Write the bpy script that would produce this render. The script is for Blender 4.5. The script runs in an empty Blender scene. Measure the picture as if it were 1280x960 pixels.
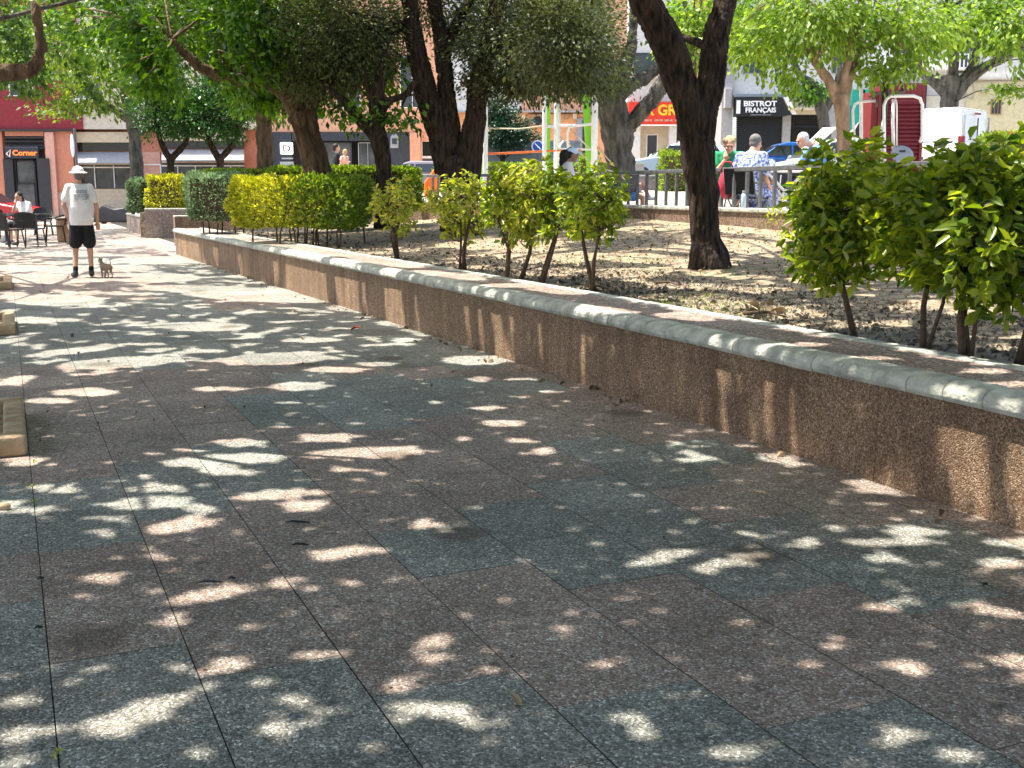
import bpy, bmesh, math, random
import numpy as np
from mathutils import Vector, Matrix
random.seed(7); RNG = np.random.default_rng(11)
sc = bpy.context.scene
COL = sc.collection
R = math.radians
# ---------------------------------------------------------------- camera
FPX, CH = 1400.0, 1.4
PIT = math.atan(243/FPX); CP, SP = math.cos(PIT), math.sin(PIT)
cam_d = bpy.data.cameras.new('camera'); cam = bpy.data.objects.new('camera', cam_d); COL.objects.link(cam)
cam_d.sensor_width = 36; cam_d.lens = FPX/1280*36; cam_d.clip_start = .05; cam_d.clip_end = 2000
cam.location = (0, 0, CH); cam.rotation_euler = (math.pi/2-PIT, 0, 0)
sc.camera = cam
# ---------------------------------------------------------------- sun and sky
SUN = Vector((-.35, .02, .935)).normalized()          # towards the sun
sc.world = bpy.data.worlds.new('World'); sc.world.use_nodes = True
nt = sc.world.node_tree; bg = nt.nodes['Background']
sky = nt.nodes.new('ShaderNodeTexSky'); sky.sky_type = 'NISHITA'; sky.sun_disc = False
sky.sun_elevation = math.asin(SUN.z); sky.sun_rotation = math.atan2(SUN.x, SUN.y)
sky.dust_density = 3.5; sky.ozone_density = .4; sky.air_density = .9
nt.links.new(sky.outputs[0], bg.inputs[0]); bg.inputs[1].default_value = .15
sl = bpy.data.lights.new('sun', 'SUN'); sl.energy = 3.9; sl.angle = R(.53); sl.color = (1, .94, .85)
so = bpy.data.objects.new('sun', sl); COL.objects.link(so)
so.rotation_euler = (-SUN).to_track_quat('-Z', 'Y').to_euler(); so.location = (0, 0, 30)
sc.view_settings.view_transform = 'Standard'; sc.view_settings.look = 'None'
sc.view_settings.exposure = 1.62; sc.view_settings.gamma = 1
sc.cycles.max_bounces = 8; sc.cycles.transparent_max_bounces = 8
sc.cycles.use_denoising = True
# ---------------------------------------------------------------- picture <-> place
def ray(x, y):
    a = (x-640)/FPX; b = (480-y)/FPX
    return a, CP+b*SP, -SP+b*CP
def P(x, y, Y):
    r = ray(x, y); t = Y/r[1]
    return Vector((r[0]*t, Y, CH+r[2]*t))
def G(x, y, z=0.):
    r = ray(x, y); t = (z-CH)/r[2]
    return Vector((r[0]*t, r[1]*t, z))
PV = Vector((-.408, .913)); NV = Vector((.913, .408))    # along the path, across it (to the right)
def UV(X, Y): return X*NV.x+Y*NV.y, X*PV.x+Y*PV.y
def XY(u, v): return u*NV.x+v*PV.x, u*NV.y+v*PV.y
def sstep(t): t = min(1, max(0, t)); return t*t*(3-2*t)
# ---------------------------------------------------------------- materials
def mat(name, col, rough=.8, col2=None, scale=8, bump=0, bscale=40, metal=0, detail=6, spec=.4, ramp=(.35, .65), coord='Object', stretch=None, trans=0):
    m = bpy.data.materials.new(name); m.use_nodes = True; n = m.node_tree.nodes; l = m.node_tree.links
    b = n['Principled BSDF']; b.inputs['Base Color'].default_value = (*col, 1); b.inputs['Roughness'].default_value = rough
    b.inputs['Metallic'].default_value = metal; b.inputs['Specular IOR Level'].default_value = spec
    if trans: b.inputs['Transmission Weight'].default_value = trans
    tc = n.new('ShaderNodeTexCoord'); src = tc.outputs[coord]
    if stretch:
        mp = n.new('ShaderNodeMapping'); mp.inputs['Scale'].default_value = stretch; l.new(src, mp.inputs[0]); src = mp.outputs[0]
    if col2:
        t = n.new('ShaderNodeTexNoise'); t.inputs['Scale'].default_value = scale; t.inputs['Detail'].default_value = detail; l.new(src, t.inputs[0])
        r = n.new('ShaderNodeValToRGB'); r.color_ramp.elements[0].position = ramp[0]; r.color_ramp.elements[1].position = ramp[1]
        r.color_ramp.elements[0].color = (*col, 1); r.color_ramp.elements[1].color = (*col2, 1)
        l.new(t.outputs[0], r.inputs[0]); l.new(r.outputs[0], b.inputs['Base Color'])
    if bump:
        t = n.new('ShaderNodeTexNoise'); t.inputs['Scale'].default_value = bscale; t.inputs['Detail'].default_value = 5; l.new(src, t.inputs[0])
        bp = n.new('ShaderNodeBump'); bp.inputs['Strength'].default_value = bump; bp.inputs['Distance'].default_value = .07 if 'bark' in name else .02
        l.new(t.outputs[0], bp.inputs['Height']); l.new(bp.outputs[0], b.inputs['Normal'])
    return m
def leafmat(name, dark, light, tr=.35, rough=.45, warm=None):
    m = bpy.data.materials.new(name); m.use_nodes = True; n = m.node_tree.nodes; l = m.node_tree.links
    b = n['Principled BSDF']; b.inputs['Roughness'].default_value = rough; b.inputs['Specular IOR Level'].default_value = .45
    g = n.new('ShaderNodeNewGeometry'); r = n.new('ShaderNodeValToRGB'); l.new(g.outputs['Random Per Island'], r.inputs[0])
    e = r.color_ramp.elements; e[0].color = (*dark, 1); e[1].color = (*light, 1); e[0].position = .05; e[1].position = .95
    if warm: w = e.new(.97); w.color = (*warm, 1)
    l.new(r.outputs[0], b.inputs['Base Color'])
    t = n.new('ShaderNodeBsdfTranslucent'); mx = n.new('ShaderNodeMixShader'); mx.inputs[0].default_value = tr
    hs = n.new('ShaderNodeHueSaturation'); hs.inputs['Hue'].default_value = .485; hs.inputs['Saturation'].default_value = 1.1; hs.inputs['Value'].default_value = 1.9
    l.new(r.outputs[0], hs.inputs['Color']); l.new(hs.outputs[0], t.inputs['Color'])
    l.new(b.outputs[0], mx.inputs[1]); l.new(t.outputs[0], mx.inputs[2]); l.new(mx.outputs[0], n['Material Output'].inputs[0])
    return m
def stone(name, base, chips, scale=90, bump=.35, soft=.5, attr=None, rough=.75, stain=None):
    """aggregate stone: small chips of several colours in a matrix; attr picks between two chip sets"""
    m = bpy.data.materials.new(name); m.use_nodes = True; n = m.node_tree.nodes; l = m.node_tree.links
    b = n['Principled BSDF']; b.inputs['Roughness'].default_value = rough; b.inputs['Specular IOR Level'].default_value = .3
    tc = n.new('ShaderNodeTexCoord'); ns = n.new('ShaderNodeTexNoise'); ns.inputs['Scale'].default_value = scale*.6; l.new(tc.outputs['Object'], ns.inputs[0])
    ad = n.new('ShaderNodeMixRGB'); ad.blend_type = 'ADD'; ad.inputs[0].default_value = .012; l.new(tc.outputs['Object'], ad.inputs[1]); l.new(ns.outputs[1], ad.inputs[2])
    vo = n.new('ShaderNodeTexVoronoi'); vo.inputs['Scale'].default_value = scale; l.new(ad.outputs[0], vo.inputs['Vector'])
    sp = n.new('ShaderNodeSeparateColor'); l.new(vo.outputs['Color'], sp.inputs[0])
    def ramp(cols):
        r = n.new('ShaderNodeValToRGB'); r.color_ramp.interpolation = 'LINEAR'; e = r.color_ramp.elements
        while len(e) < len(cols): e.new(.5)
        for i, (p, c) in enumerate(cols): e[i].position = p; e[i].color = (*c, 1)
        l.new(sp.outputs[0], r.inputs[0]); return r.outputs[0]
    if attr:
        a = n.new('ShaderNodeAttribute'); a.attribute_name = attr; s2 = n.new('ShaderNodeSeparateColor'); l.new(a.outputs['Color'], s2.inputs[0])
        mx = n.new('ShaderNodeMixRGB'); l.new(s2.outputs[0], mx.inputs[0]); l.new(ramp(chips[0]), mx.inputs[1]); l.new(ramp(chips[1]), mx.inputs[2])
        ml = n.new('ShaderNodeMixRGB'); ml.blend_type = 'MULTIPLY'; ml.inputs[0].default_value = 1
        cg = n.new('ShaderNodeCombineColor'); [l.new(s2.outputs[1], cg.inputs[k]) for k in range(3)]
        l.new(mx.outputs[0], ml.inputs[1]); l.new(cg.outputs[0], ml.inputs[2]); c = ml.outputs[0]
    else: c = ramp(chips[0])
    # worn, dusty and stained areas, at the scale of hands and footsteps
    for sc_, lo, hi, dk in ((2.3, .35, .7, .78), (.5, .4, .75, .85), (14, .3, .75, .82)):
        t = n.new('ShaderNodeTexNoise'); t.inputs['Scale'].default_value = sc_; t.inputs['Detail'].default_value = 6; l.new(tc.outputs['Object'], t.inputs[0])
        r = n.new('ShaderNodeMapRange'); r.inputs[1].default_value = lo; r.inputs[2].default_value = hi; r.inputs[3].default_value = dk; r.inputs[4].default_value = 1.08
        l.new(t.outputs[0], r.inputs[0]); mm = n.new('ShaderNodeMixRGB'); mm.blend_type = 'MULTIPLY'; mm.inputs[0].default_value = 1
        cc = n.new('ShaderNodeCombineColor'); [l.new(r.outputs[0], cc.inputs[k]) for k in range(3)]
        l.new(c, mm.inputs[1]); l.new(cc.outputs[0], mm.inputs[2]); c = mm.outputs[0]
    if attr:
        # old gum, spilt drinks and brown leaf stains
        for s_, th, rgb, k_ in ((2.1, .045, (.05, .045, .04), .55), (.55, .085, (.07, .05, .03), .6)):
            v2 = n.new('ShaderNodeTexVoronoi'); v2.voronoi_dimensions = '2D'; v2.inputs['Scale'].default_value = s_; ns2 = n.new('ShaderNodeTexNoise'); ns2.inputs['Scale'].default_value = 9; l.new(tc.outputs['Object'], ns2.inputs[0])
            a2 = n.new('ShaderNodeMixRGB'); a2.blend_type = 'ADD'; a2.inputs[0].default_value = .09; l.new(tc.outputs['Object'], a2.inputs[1]); l.new(ns2.outputs[1], a2.inputs[2]); l.new(a2.outputs[0], v2.inputs['Vector'])
            r = n.new('ShaderNodeMapRange'); r.inputs[1].default_value = th*.5; r.inputs[2].default_value = th; r.inputs[3].default_value = k_; r.inputs[4].default_value = 0; l.new(v2.outputs['Distance'], r.inputs[0])
            mm = n.new('ShaderNodeMixRGB'); l.new(r.outputs[0], mm.inputs[0]); l.new(c, mm.inputs[1]); mm.inputs[2].default_value = (*rgb, 1); c = mm.outputs[0]
    if stain:
        mp = n.new('ShaderNodeMapping'); mp.inputs['Scale'].default_value = (5, 5, .35); l.new(tc.outputs['Object'], mp.inputs[0])
        t = n.new('ShaderNodeTexNoise'); t.inputs['Scale'].default_value = 2.; t.inputs['Detail'].default_value = 5; l.new(mp.outputs[0], t.inputs[0])
        r = n.new('ShaderNodeMapRange'); r.inputs[1].default_value = .45; r.inputs[2].default_value = .7; r.inputs[4].default_value = .55; l.new(t.outputs[0], r.inputs[0])
        mm = n.new('ShaderNodeMixRGB'); l.new(r.outputs[0], mm.inputs[0]); l.new(c, mm.inputs[1]); mm.inputs[2].default_value = (*stain, 1); c = mm.outputs[0]
    l.new(c, b.inputs['Base Color'])
    bp = n.new('ShaderNodeBump'); bp.inputs['Strength'].default_value = bump; bp.inputs['Distance'].default_value = .006
    l.new(vo.outputs['Distance'], bp.inputs['Height']); bp.invert = True; l.new(bp.outputs[0], b.inputs['Normal'])
    return m
M = {}
PINK = [(0, (.155, .105, .082)), (.3, (.27, .195, .155)), (.62, (.355, .262, .21)), (.86, (.45, .37, .31)), (.96, (.62, .55, .48)), (1, (.8, .75, .67))]
GREY = [(0, (.095, .096, .082)), (.3, (.178, .183, .157)), (.62, (.25, .255, .218)), (.86, (.34, .35, .315)), (.96, (.52, .52, .47)), (1, (.75, .75, .68))]
M['pave'] = stone('pavement_stone', None, (PINK, GREY), 145, .5, attr='tile')
M['joint'] = mat('joint_dirt', (.03, .026, .02), .95)
WALLC = [(0, (.12, .065, .036)), (.3, (.245, .145, .08)), (.65, (.37, .235, .14)), (.9, (.50, .35, .22)), (1, (.68, .54, .40))]
M['wall'] = stone('wall_aggregate', None, (WALLC,), 150, .9, stain=(.12, .062, .03))
M['strip'] = stone('coping_strip_stone', None, (PINK,), 85, .5)
M['wall2'] = stone('wall_dull_aggregate', None, ([(0, (.12, .07, .045)), (.5, (.27, .18, .125)), (1, (.42, .32, .24))],), 60, .6, stain=(.11, .07, .04))
M['cope'] = mat('coping_stone', (.30, .305, .26), .85, (.52, .52, .44), 11, .55, 45, detail=9)
M['curb'] = mat('kerb_stone', (.40, .25, .13), .85, (.55, .42, .27), 9, .4, 50)
M['sand'] = mat('sandy_soil', (.14, .11, .07), .98, (.36, .29, .19), 9, 1.0, 30, detail=15, ramp=(.38, .60))
M['litter'] = leafmat('dry_leaf', (.10, .06, .03), (.42, .32, .19), .1, .8)
M['mulch'] = leafmat('pale_leaf_litter', (.07, .055, .045), (.34, .30, .25), .05, .9)
M['plaza'] = mat('plaza_concrete', (.36, .31, .25), .9, (.46, .41, .34), 3, .2, 60)
M['asphalt'] = mat('asphalt', (.05, .05, .05), .9, (.075, .073, .07), 20, .3, 150)
M['ground'] = mat('ground', (.16, .14, .11), .95, (.22, .19, .15), .6)
M['bark_dark'] = mat('dark_furrowed_bark', (.007, .005, .004), .97, (.075, .048, .032), 22, 1.0, 34, stretch=(1, 1, .22))
M['bark_brown'] = mat('brown_bark', (.075, .048, .028), .95, (.19, .125, .075), 12, 1.0, 20, stretch=(1, 1, .3))
M['bark_grey'] = mat('grey_bark', (.05, .045, .04), .95, (.17, .155, .135), 9, .9, 16, stretch=(1, 1, .3))
M['bark_tan'] = mat('tan_bark', (.17, .105, .065), .9, (.38, .26, .165), 6, .6, 22, stretch=(1, 1, .4))
M['twig'] = mat('twig', (.06, .038, .024), .9, (.12, .08, .05), 30)
M['leaf_path'] = leafmat('mulberry_leaf', (.02, .06, .01), (.10, .19, .022), .4)
M['leaf_green'] = leafmat('bright_green_leaf', (.02, .075, .01), (.13, .27, .025), .45)
M['leaf_plane'] = leafmat('plane_leaf', (.04, .09, .012), (.16, .25, .03), .42)
M['leaf_orange'] = leafmat('orange_tree_leaf', (.012, .05, .01), (.05, .14, .02), .25, .35)
M['leaf_oak'] = leafmat('holm_oak_leaf', (.02, .032, .01), (.12, .145, .045), .28, .5)
M['leaf_lime'] = leafmat('hackberry_leaf', (.06, .13, .014), (.22, .33, .05), .5)
M['leaf_dark'] = leafmat('dark_evergreen_leaf', (.006, .03, .014), (.02, .07, .03), .15)
M['leaf_yellow'] = leafmat('golden_hedge_leaf', (.16, .22, .015), (.62, .60, .08), .38)
M['leaf_hedge'] = leafmat('green_hedge_leaf', (.05, .12, .012), (.25, .36, .045), .34, warm=(.3, .33, .06))
M['leaf_grey'] = leafmat('grey_green_hedge_leaf', (.07, .13, .06), (.24, .36, .18), .3)
M['leaf_shrub'] = leafmat('glossy_shrub_leaf', (.055, .12, .012), (.32, .39, .045), .5, .32, warm=(.36, .38, .07))
M['leaf_shrub_y'] = leafmat('yellow_shrub_leaf', (.12, .18, .018), (.48, .50, .08), .4, .35, warm=(.5, .45, .12))
def flat(k, c, r=.7, **kw): M[k] = mat(k, c, r, tuple(min(1, x*1.18+.004) for x in c), 6, .05, 60, **kw); return M[k]
for k, c, r in [('salmon', (.50, .21, .13), .85), ('pale_salmon', (.58, .33, .25), .85), ('crimson', (.22, .025, .033), .85), ('cream', (.52, .44, .31), .8),
    ('white_wall', (.56, .55, .52), .85), ('peach', (.52, .29, .19), .85), ('orange_wall', (.60, .30, .14), .85), ('yellow_wall', (.56, .50, .30), .85), ('beige_wall', (.56, .52, .42), .85),
    ('grey_wall', (.33, .32, .31), .85), ('dark_panel', (.025, .03, .04), .5), ('black', (.012, .012, .013), .5), ('dark_shutter', (.028, .03, .033), .6), ('purple_grey', (.20, .18, .21), .85),
    ('teal', (.012, .30, .22), .5), ('green_paint', (.08, .24, .02), .5), ('red_sign', (.62, .035, .015), .5), ('orange_paint', (.80, .17, .02), .45), ('lime_paint', (.28, .70, .05), .4),
    ('white_paint', (.80, .80, .78), .4), ('maroon', (.15, .014, .02), .5), ('blue_paint', (.02, .13, .42), .3), ('sign_yellow', (.85, .50, .03), .5), ('awning_grey', (.25, .27, .29), .8), ('fence_grey', (.30, .33, .34), .5),
    ('wood', (.32, .19, .10), .7), ('skin', (.50, .28, .19), .55), ('skin_dark', (.30, .155, .10), .55), ('shirt_white', (.74, .71, .70), .9), ('cloth_black', (.010, .010, .013), .95), ('cloth_green', (.015, .24, .10), .9),
    ('cloth_red', (.50, .035, .075), .9), ('cloth_blue', (.10, .24, .52), .9), ('hair_grey', (.13, .125, .12), .9), ('hair_white', (.42, .43, .45), .9), ('hair_blond', (.34, .25, .13), .9), ('hair_black', (.012, .010, .009), .7),
    ('cap_blue', (.55, .68, .80), .8), ('fur_tan', (.26, .20, .14), .95), ('shoe', (.05, .05, .055), .6), ('shoe_sole', (.5, .5, .5), .6), ('print_grey', (.28, .28, .33), .9), ('rope', (.50, .45, .33), .9), ('bottle', (.45, .56, .66), .3),
    ('interior', (.035, .03, .027), .7), ('plastic_white', (.72, .72, .70), .5), ('sign_blue', (.03, .09, .36), .5), ('stone_base', (.40, .31, .25), .9), ('red_paint', (.15, .012, .014), .5), ('silver_paint', (.46, .55, .53), .3), ('cap_beige', (.70, .68, .62), .85)]: flat(k, c, r)
M['glass'] = mat('dark_glass', (.02, .025, .028), .08, spec=.8)
M['glass_pale'] = mat('shop_glass', (.10, .11, .11), .12, (.04, .045, .045), 1.5, spec=.7)
M['steel'] = mat('grey_painted_steel', (.10, .105, .11), .5, (.15, .155, .16), 20, metal=.2)
M['chrome'] = mat('chrome', (.6, .6, .6), .25, metal=1)
M['rattan'] = mat('dark_rattan', (.02, .019, .018), .6, (.05, .047, .044), 60, .6, 90)
M['rubber'] = mat('rubber', (.015, .015, .015), .8)
def dressmat():
    m = mat('blue_floral_fabric', (.09, .13, .36), .9, (.46, .52, .68), 26, detail=2, ramp=(.44, .54)); return m
M['dress'] = dressmat()
def lampmat(k, c, s):
    m = bpy.data.materials.new(k); m.use_nodes = True; b = m.node_tree.nodes['Principled BSDF']; b.inputs['Base Color'].default_value = (*c, 1)
    b.inputs['Emission Color'].default_value = (*c, 1); b.inputs['Emission Strength'].default_value = s; M[k] = m
lampmat('lit_white', (.95, .97, 1), .6); lampmat('lit_orange', (1, .22, .04), .35)
# ---------------------------------------------------------------- mesh tools
class MB:
    def __init__(s): s.v = []; s.f = []
    def add(s, v, f):
        o = len(s.v); s.v += [Vector(p) for p in v]; s.f += [tuple(i+o for i in q) for q in f]; return s
    def box(s, x0, x1, y0, y1, z0, z1, rot=0, c=None):
        v = [Vector((x, y, z)) for x in (x0, x1) for y in (y0, y1) for z in (z0, z1)]
        if rot: c = Vector(c or ((x0+x1)/2, (y0+y1)/2, 0)); m = Matrix.Rotation(rot, 3, 'Z'); v = [m@(p-c)+c for p in v]
        return s.add(v, [(0, 1, 3, 2), (4, 6, 7, 5), (0, 4, 5, 1), (2, 3, 7, 6), (0, 2, 6, 4), (1, 5, 7, 3)])
    def tube(s, pts, rad, n=8, cap=True, flat=None):
        pts = [Vector(p) for p in pts]; rad = rad if isinstance(rad, (list, tuple)) else [rad]*len(pts)
        rings = []; prev = None
        for i, p in enumerate(pts):
            t = (pts[min(i+1, len(pts)-1)]-pts[max(i-1, 0)]).normalized()
            if prev is None: prev = t.orthogonal().normalized()
            a = (prev-t*prev.dot(t)).normalized(); prev = a; b = t.cross(a)
            r = rad[i]; rings.append([p+(a*math.cos(2*math.pi*k/n)+b*math.sin(2*math.pi*k/n))*r for k in range(n)])
        f = [(i*n+k, i*n+(k+1) % n, (i+1)*n+(k+1) % n, (i+1)*n+k) for i in range(len(pts)-1) for k in range(n)]
        if cap: f += [tuple(range(n-1, -1, -1)), tuple((len(pts)-1)*n+k for k in range(n))]
        return s.add([q for r in rings for q in r], f)
    def ell(s, c, r, n=16, m=10, rot=None):
        c = Vector(c); v = []; rm = rot or Matrix.Identity(3)
        for i in range(m+1):
            th = math.pi*i/m
            for k in range(n): ph = 2*math.pi*k/n; v.append(c+rm@Vector((r[0]*math.sin(th)*math.cos(ph), r[1]*math.sin(th)*math.sin(ph), r[2]*math.cos(th))))
        return s.add(v, [(i*n+k, (i+1)*n+k, (i+1)*n+(k+1) % n, i*n+(k+1) % n) for i in range(m) for k in range(n)])
    def etube(s, cs, rs, ux, uy, n=24):
        f = [(i*n+k, i*n+(k+1) % n, (i+1)*n+(k+1) % n, (i+1)*n+k) for i in range(len(cs)-1) for k in range(n)]+[tuple(range(n-1, -1, -1)), tuple((len(cs)-1)*n+k for k in range(n))]
        def se(t): c, d = math.cos(t), math.sin(t); return math.copysign(abs(c)**.85, c), math.copysign(abs(d)**.85, d)
        return s.add([Vector(c)+ux*(r[0]*se(2*math.pi*k/n)[0])+uy*(r[1]*se(2*math.pi*k/n)[1]) for c, r in zip(cs, rs) for k in range(n)], f)
    def cap(s, a, b, ra, rb, n=12):
        a, b = Vector(a), Vector(b); t = (b-a); L = t.length or 1e-4; t = t/L; pts = []; rr = []
        for i in range(4): th = math.pi/2*i/3; pts.append(a-t*ra*math.cos(th)); rr.append(max(1e-4, ra*math.sin(th)))
        for i in range(4): th = math.pi/2*i/3; pts.append(b+t*rb*math.sin(th)); rr.append(max(1e-4, rb*math.cos(th)))
        return s.tube(pts, rr, n)
    def prism(s, prof, y0, y1, axis='y', inset=0):
        """profile (x,z) swept along y"""
        n = len(prof); v = [(x, y0, z) for x, z in prof]+[(x, y1, z) for x, z in prof]
        return s.add(v, [tuple(range(n)), tuple(range(2*n-1, n-1, -1))]+[(i, i+n, (i+1) % n+n, (i+1) % n) for i in range(n)])
    def lathe(s, prof, c=(0, 0, 0), n=20):
        c = Vector(c); v = [c+Vector((r*math.cos(2*math.pi*k/n), r*math.sin(2*math.pi*k/n), z)) for r, z in prof for k in range(n)]
        f = [(i*n+k, i*n+(k+1) % n, (i+1)*n+(k+1) % n, (i+1)*n+k) for i in range(len(prof)-1) for k in range(n)]
        f += [tuple(range(n-1, -1, -1)), tuple((len(prof)-1)*n+k for k in range(n))]
        return s.add(v, f)
    def build(s, name, m, parent=None, smooth=False, bevel=0, remesh=0, sm=0, seg=2, world=True):
        me = bpy.data.meshes.new(name); off = parent_loc(parent) if world else Vector()
        me.from_pydata([tuple(p-off) for p in s.v], [], s.f); me.materials.append(m if not isinstance(m, str) else M[m])
        bm = bmesh.new(); bm.from_mesh(me); bmesh.ops.recalc_face_normals(bm, faces=bm.faces); bm.to_mesh(me); bm.free()
        if remesh:
            o = bpy.data.objects.new('tmp', me); COL.objects.link(o); r = o.modifiers.new('r', 'REMESH'); r.mode = 'VOXEL'; r.voxel_size = remesh
            if sm: q = o.modifiers.new('s', 'SMOOTH'); q.iterations = sm; q.factor = .5
            dg = bpy.context.evaluated_depsgraph_get(); dg.update(); m2 = bpy.data.meshes.new_from_object(o.evaluated_get(dg)); m2.name = name
            bpy.data.objects.remove(o); bpy.data.meshes.remove(me); me = m2; smooth = True
            if not me.materials: me.materials.append(m if not isinstance(m, str) else M[m])
        if smooth: me.polygons.foreach_set('use_smooth', [True]*len(me.polygons))
        o = bpy.data.objects.new(name, me); COL.objects.link(o); o.parent = parent
        if bevel: b = o.modifiers.new('bevel', 'BEVEL'); b.width = bevel; b.segments = seg; b.limit_method = 'ANGLE'; b.harden_normals = smooth
        return o
def parent_loc(p):
    v = Vector()
    while p is not None: v += p.location; p = p.parent
    return v
def tag(o, label=None, cat=None, group=None, kind=None):
    for k, x in (('label', label), ('category', cat), ('group', group), ('kind', kind)):
        if x: o[k] = x
    return o
def empty(name, loc, label=None, cat=None, group=None, rz=0):
    o = bpy.data.objects.new(name, None); COL.objects.link(o); o.location = loc; o.rotation_euler.z = rz; o.empty_display_size = .2
    return tag(o, label, cat, group)
def copy_tree(o, parent=None):
    c = o.copy(); COL.objects.link(c); c.parent = parent
    for ch in o.children: copy_tree(ch, c)
    return c
def fbox(mb, x0, y0, x1, y1, Y, t=.1, back=False):
    """a box whose front covers the picture rectangle when it stands at distance Y"""
    a = P((x0+x1)/2, (y0+y1)/2, Y); k = Y/FPX*(1+.0); l = P(x0, (y0+y1)/2, Y); r = P(x1, (y0+y1)/2, Y); z1 = P((x0+x1)/2, y0, Y).z; z0 = P((x0+x1)/2, y1, Y).z
    return mb.box(l.x, r.x, Y, Y+t, z0, z1)
def vn(x, y, seed=0):
    x = np.asarray(x, float); y = np.asarray(y, float); xi = np.floor(x).astype(np.int64); yi = np.floor(y).astype(np.int64); fx = x-xi; fy = y-yi
    fx = fx*fx*(3-2*fx); fy = fy*fy*(3-2*fy)
    def h(a, b): t = (a*374761393+b*668265263+seed*1274126177) & 0x7fffffff; t = ((t ^ (t >> 13))*1274126177) & 0x7fffffff; return ((t ^ (t >> 16)) & 0xffff)/65535.
    return (h(xi, yi)*(1-fx)+h(xi+1, yi)*fx)*(1-fy)+(h(xi, yi+1)*(1-fx)+h(xi+1, yi+1)*fx)*fy
def fbm(x, y, s=0): return (vn(x, y, s)+.5*vn(x*2.1, y*2.1, s+1)+.25*vn(x*4.3, y*4.3, s+2))/1.75
# ---------------------------------------------------------------- terrain heights
WPX = [(220, 318), (430, 384), (640, 451), (952, 555), (1280, 665)]
WF = [G(*q).to_2d() for q in WPX]
d0 = (WF[-1]-WF[-2]).normalized(); WF.append(WF[-1]+d0*7)              # on past the camera
def wall_u(v):
    """across-path position of the wall's front at path distance v"""
    pts = sorted((UV(p.x, p.y)[1], UV(p.x, p.y)[0]) for p in WF)
    return float(np.interp(v, [p[0] for p in pts], [p[1] for p in pts]))
RAIL = [Vector((6.6, 8.5)), Vector((3.73, 14.5)), Vector((1.48, 20.7)), Vector((-1.89, 24.2)), Vector((-6.5, 27.5))]
def bed_z(X, Y):
    u, v = UV(X, Y); d = max(0, u-wall_u(v)-.62); return .50+.36*(min(d, 6.5)/5.)**1.6+.035*(float(fbm(X*1.3, Y*1.3, 5))-.5)
def plaza_z(X, Y): return .80+.026*(Y-16)
def far_z(X, Y): return 1.7*sstep((X+15)/12)
# ---------------------------------------------------------------- the setting
def grid(name, x0, x1, y0, y1, nx, ny, fz, m, keep=None, kind='structure'):
    v = []; f = []
    for j in range(ny+1):
        for i in range(nx+1): X = x0+(x1-x0)*i/nx; Y = y0+(y1-y0)*j/ny; v.append((X, Y, fz(X, Y)))
    for j in range(ny):
        for i in range(nx):
            if keep and not keep(x0+(x1-x0)*(i+.5)/nx, y0+(y1-y0)*(j+.5)/ny): continue
            a = j*(nx+1)+i; f.append((a, a+1, a+nx+2, a+nx+1))
    mb = MB(); mb.v = [Vector(p) for p in v]; mb.f = f; o = mb.build(name, m, smooth=True); tag(o, kind=kind); return o
tag(MB().add([(-300, -100, -.03), (300, -100, -.03), (300, 500, -.03), (-300, 500, -.03)], [(0, 1, 2, 3)]).build('ground', 'ground'), kind='structure')
# paving slabs in strips that run along the path; the colour of each slab follows the photograph
GREYPX = [
 [(-400, 800), (56, 791), (60, 827), (232, 808), (247, 847), (424, 821), (467, 866), (644, 844), (696, 885), (830, 870), (980, 930), (1190, 900), (1300, 960), (1700, 1500), (-400, 1500)],
 [(-60, 605), (110, 585), (290, 555), (380, 570), (400, 590), (265, 620), (180, 672), (185, 682), (50, 688), (52, 723), (-60, 723)],
 [(462, 666), (561, 625), (659, 614), (640, 599), (730, 584), (722, 569), (800, 545), (900, 540), (985, 570), (940, 604), (834, 619), (925, 667), (1055, 649), (1160, 665), (1290, 680), (1330, 760), (1242, 754), (1137, 769), (1059, 731), (912, 746), (850, 718), (715, 733), (659, 705), (520, 722)],
 [(330, 465), (660, 473), (670, 492), (595, 525), (480, 540), (400, 540), (330, 530), (310, 490)], [(-50, 430), (200, 425), (300, 440), (200, 462), (40, 455)]]
def inpoly(x, y, q):
    c = False; j = len(q)-1
    for i in range(len(q)):
        if (q[i][1] > y) != (q[j][1] > y) and x < (q[j][0]-q[i][0])*(y-q[i][1])/(q[j][1]-q[i][1])+q[i][0]: c = not c
        j = i
    return c
def PX(X, Y, z=0):
    zc = Y*CP+(CH-z)*SP; yc = -Y*SP*-1*-1*0+0
    # camera axes: right (1,0,0), up (0,SP,CP), forward (0,CP,-SP)
    up = Y*SP+(z-CH)*CP
    return 640+FPX*X/zc, 480-FPX*up/zc
US = [.025, .42, .84, 1.277, 1.727, 2.19, 2.665, 3.13, 3.60, 4.05]; VO = {0: 3.45, 1: 3.16, 2: 2.84, 3: 3.71, 4: 3.38, 5: 3.05, 6: 2.70, 7: 2.4, 8: 2.1}
while US[0] > -24: US.insert(0, US[0]-.44)
k0 = US.index(.025); L = .57; v = []; f = []; tcol = []; rr = random.Random(3)
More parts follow.
